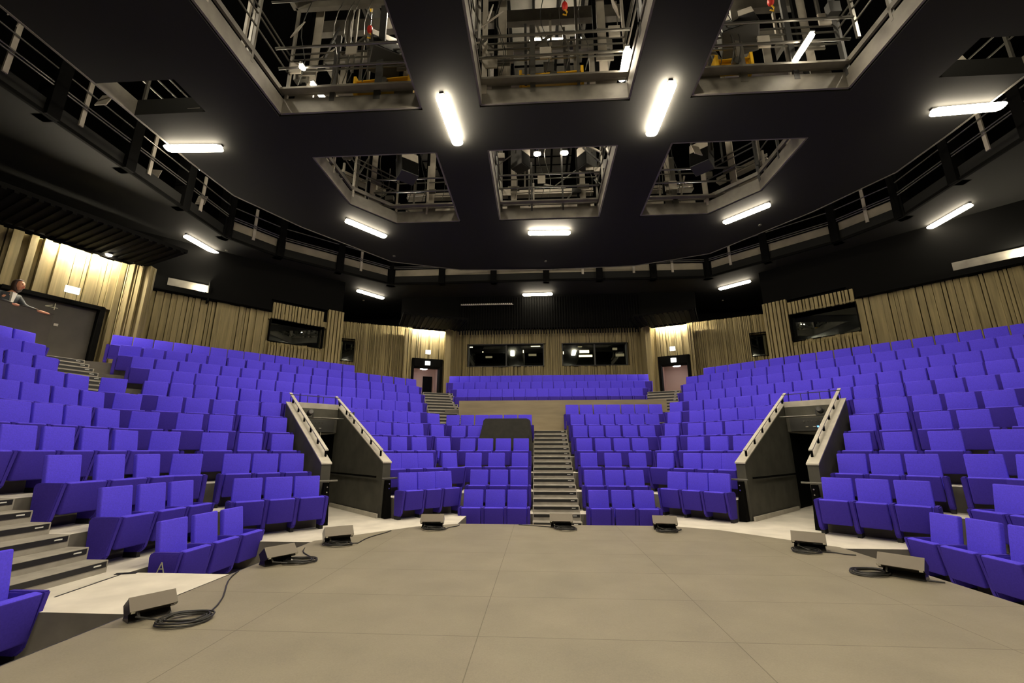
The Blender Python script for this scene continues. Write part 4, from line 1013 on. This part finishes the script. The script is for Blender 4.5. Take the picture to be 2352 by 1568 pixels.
# yellow hoist beams, chain hooks
def hoist(p1, p2, z, label, hh=.18):
    a = atz(*p1, z); b = atz(*p2, z); c = (a + b) / 2; L = (b - a).length; ang = math.atan2(b.y - a.y, b.x - a.x)
    t = thing('hoist_beam', label, 'hoist', c, ang, 'yellow hoist beams')
    bm = NB(); bx(bm, -L / 2, L / 2, -.05, .05, 0, hh); bx(bm, -L / 2, L / 2, -.12, .12, hh, hh + .03); bx(bm, -L / 2, L / 2, -.12, .12, -.03, 0); obj('beam', bm, 'yellow', t)
    for s_ in (-1, 1):
        bm = NB(); bx(bm, s_ * L / 2 - .03, s_ * L / 2 + .03, -.16, .16, -.16, hh + .12); obj('end_plate', bm, 'yellow', t)
    bm = NB(); disc(bm, (0, 0, 0), .09, .12, 16, Matrix.Translation((.05, -.12, .1)) @ Matrix.Rotation(PI / 2, 4, 'X')); obj('wheel', bm, 'steel', t)
hoist((820, 212), (944, 200), 9.75, 'yellow hoist beam in the front left opening')
hoist((1197, 198), (1337, 187), 9.75, 'yellow hoist beam in the front middle opening')
hoist((1643, 165), (1722, 158), 9.75, 'yellow hoist beam in the front right opening')
hoist((718, 12), (850, 5), 14.0, 'yellow hoist beam at the very top left of centre')
for px, py, z, lb in ((850, 68, 11.5, 'left'), (1297, 14, 11.5, 'middle'), (1770, 4, 11.5, 'right')):
    p = atz(px, py, z); t = thing('chain_hook', 'red hoist hook hanging in the front %s opening' % lb, 'hook', p, 0, 'red hoist hooks')
    bm = NB(); bmesh.ops.create_uvsphere(bm, u_segments=12, v_segments=8, radius=.09); bmesh.ops.scale(bm, vec=(.8, .8, 1.3), verts=bm.verts); obj('block', bm, 'red', t, True)
    bm = NB(); tube(bm, [(0, 0, .1), (0, 0, 2)], .012, 6); obj('chain', bm, 'chrome', t)
    bm = NB(); tube(bm, [(0, 0, -.1), (.05, 0, -.18), (.03, 0, -.27), (-.05, 0, -.24)], .018, 6); obj('hook', bm, 'yellow', t)
    bm = NB(); tube(bm, [(0, 0, .3), (-.7, .4, 1.9)], .03, 6); obj('stay', bm, 'dark', t)
# dark loudspeaker cabinets with pale tops hanging in the openings
def cabinet(px, py, z, w_, h_, d_, rx, rz, label, flip=False):
    p = atz(px, py, z); t = thing('loudspeaker', label, 'loudspeaker', p, 0, 'dark loudspeaker cabinets in the ceiling openings')
    t.rotation_euler = (rx, 0, rz)
    bm = NB(); bx(bm, -w_ / 2, w_ / 2, -d_ / 2, d_ / 2, -h_ / 2, h_ / 2, bev=.02); obj('cabinet', bm, 'dark', t)
    bm = NB(); bx(bm, -w_ / 2 + .02, w_ / 2 - .02, -d_ / 2 - .012, -d_ / 2 - .001, -h_ / 2 + .02, h_ * .1); obj('grille', bm, 'black', t)
    bm = NB(); bx(bm, -w_ / 2 + .01, w_ / 2 - .01, -d_ / 2 - .012, -d_ / 2 - .001, h_ * .12, h_ / 2 - .01); obj('front_plate', bm, 'panel', t)
    bm = NB(); bar(bm, (-w_ / 2 - .03, 0, .1), (-w_ / 2 - .03, 0, h_ / 2 + .4), .03, .06); bar(bm, (w_ / 2 + .03, 0, .1), (w_ / 2 + .03, 0, h_ / 2 + .4), .03, .06); bar(bm, (-w_ / 2 - .03, 0, h_ / 2 + .4), (w_ / 2 + .03, 0, h_ / 2 + .4), .04, .05); obj('bracket', bm, 'steel', t)
cabinet(885, 128, 10.9, .75, 1.15, .6, -.5, .55, 'large dark loudspeaker hanging in the front left opening')
cabinet(1693, 78, 10.9, .75, 1.15, .6, -.5, -.35, 'large loudspeaker with pale upper half in front right opening')
cabinet(935, 385, 10.6, .6, .9, .5, -.2, .7, 'loudspeaker hanging in the back left opening')
cabinet(1612, 362, 10.6, .6, .9, .5, -.2, -.7, 'loudspeaker hanging in the back right opening')
cabinet(1195, 365, 11.2, .45, .8, .5, 0, .9, 'narrow loudspeaker at left inside back middle opening')
cabinet(1348, 365, 11.2, .45, .8, .5, 0, -.9, 'narrow loudspeaker at right inside back middle opening')
for px, py, z, rz_, lb in ((684, 68, 10.6, -.5, 'front left opening'), (1123, 38, 10.8, -1.2, 'left side of front middle opening'), (1412, 15, 10.8, 1.2, 'right side of front middle opening'), (60, 42, 9.9, -.4, 'top left corner'), (40, 15, 9.9, -.4, 'very top of the left edge'), (240, 230, 9.7, 0, 'small left opening'), (453, 238, 9.3, 0, 'right end of small left opening'), (2196, 132, 9.6, 0, 'small right opening'), (1600, 345, 10.5, .4, 'back right opening'), (355, 400, 9.8, .2, 'far left ring gap'), (463, 460, 9.9, .2, 'left ring gap')):
    p = atz(px, py, z); bm = NB(); bx(bm, -.15, .15, -.01, .01, -.2, .2); o = obj('sign_plate', bm, 'panel'); o.location = p; o.rotation_euler = (-.3, 0, rz_); tag(o, 'blank pale plate hanging in the %s' % lb, 'plate', 'blank pale plates in the rigging space')
# corrugated dark wall behind the middle lamp
bm = NB()
for i in range(14): bx(bm, -1.2, 1.2, 11.5, 11.56, 10.6 + i * .11, 10.66 + i * .11)
bx(bm, -1.2, 1.2, 11.56, 11.6, 10.5, 12.2)
o = obj('ribbed_panel', bm, 'steel'); tag(o, 'horizontally ribbed metal panel behind the front middle opening', 'panel')
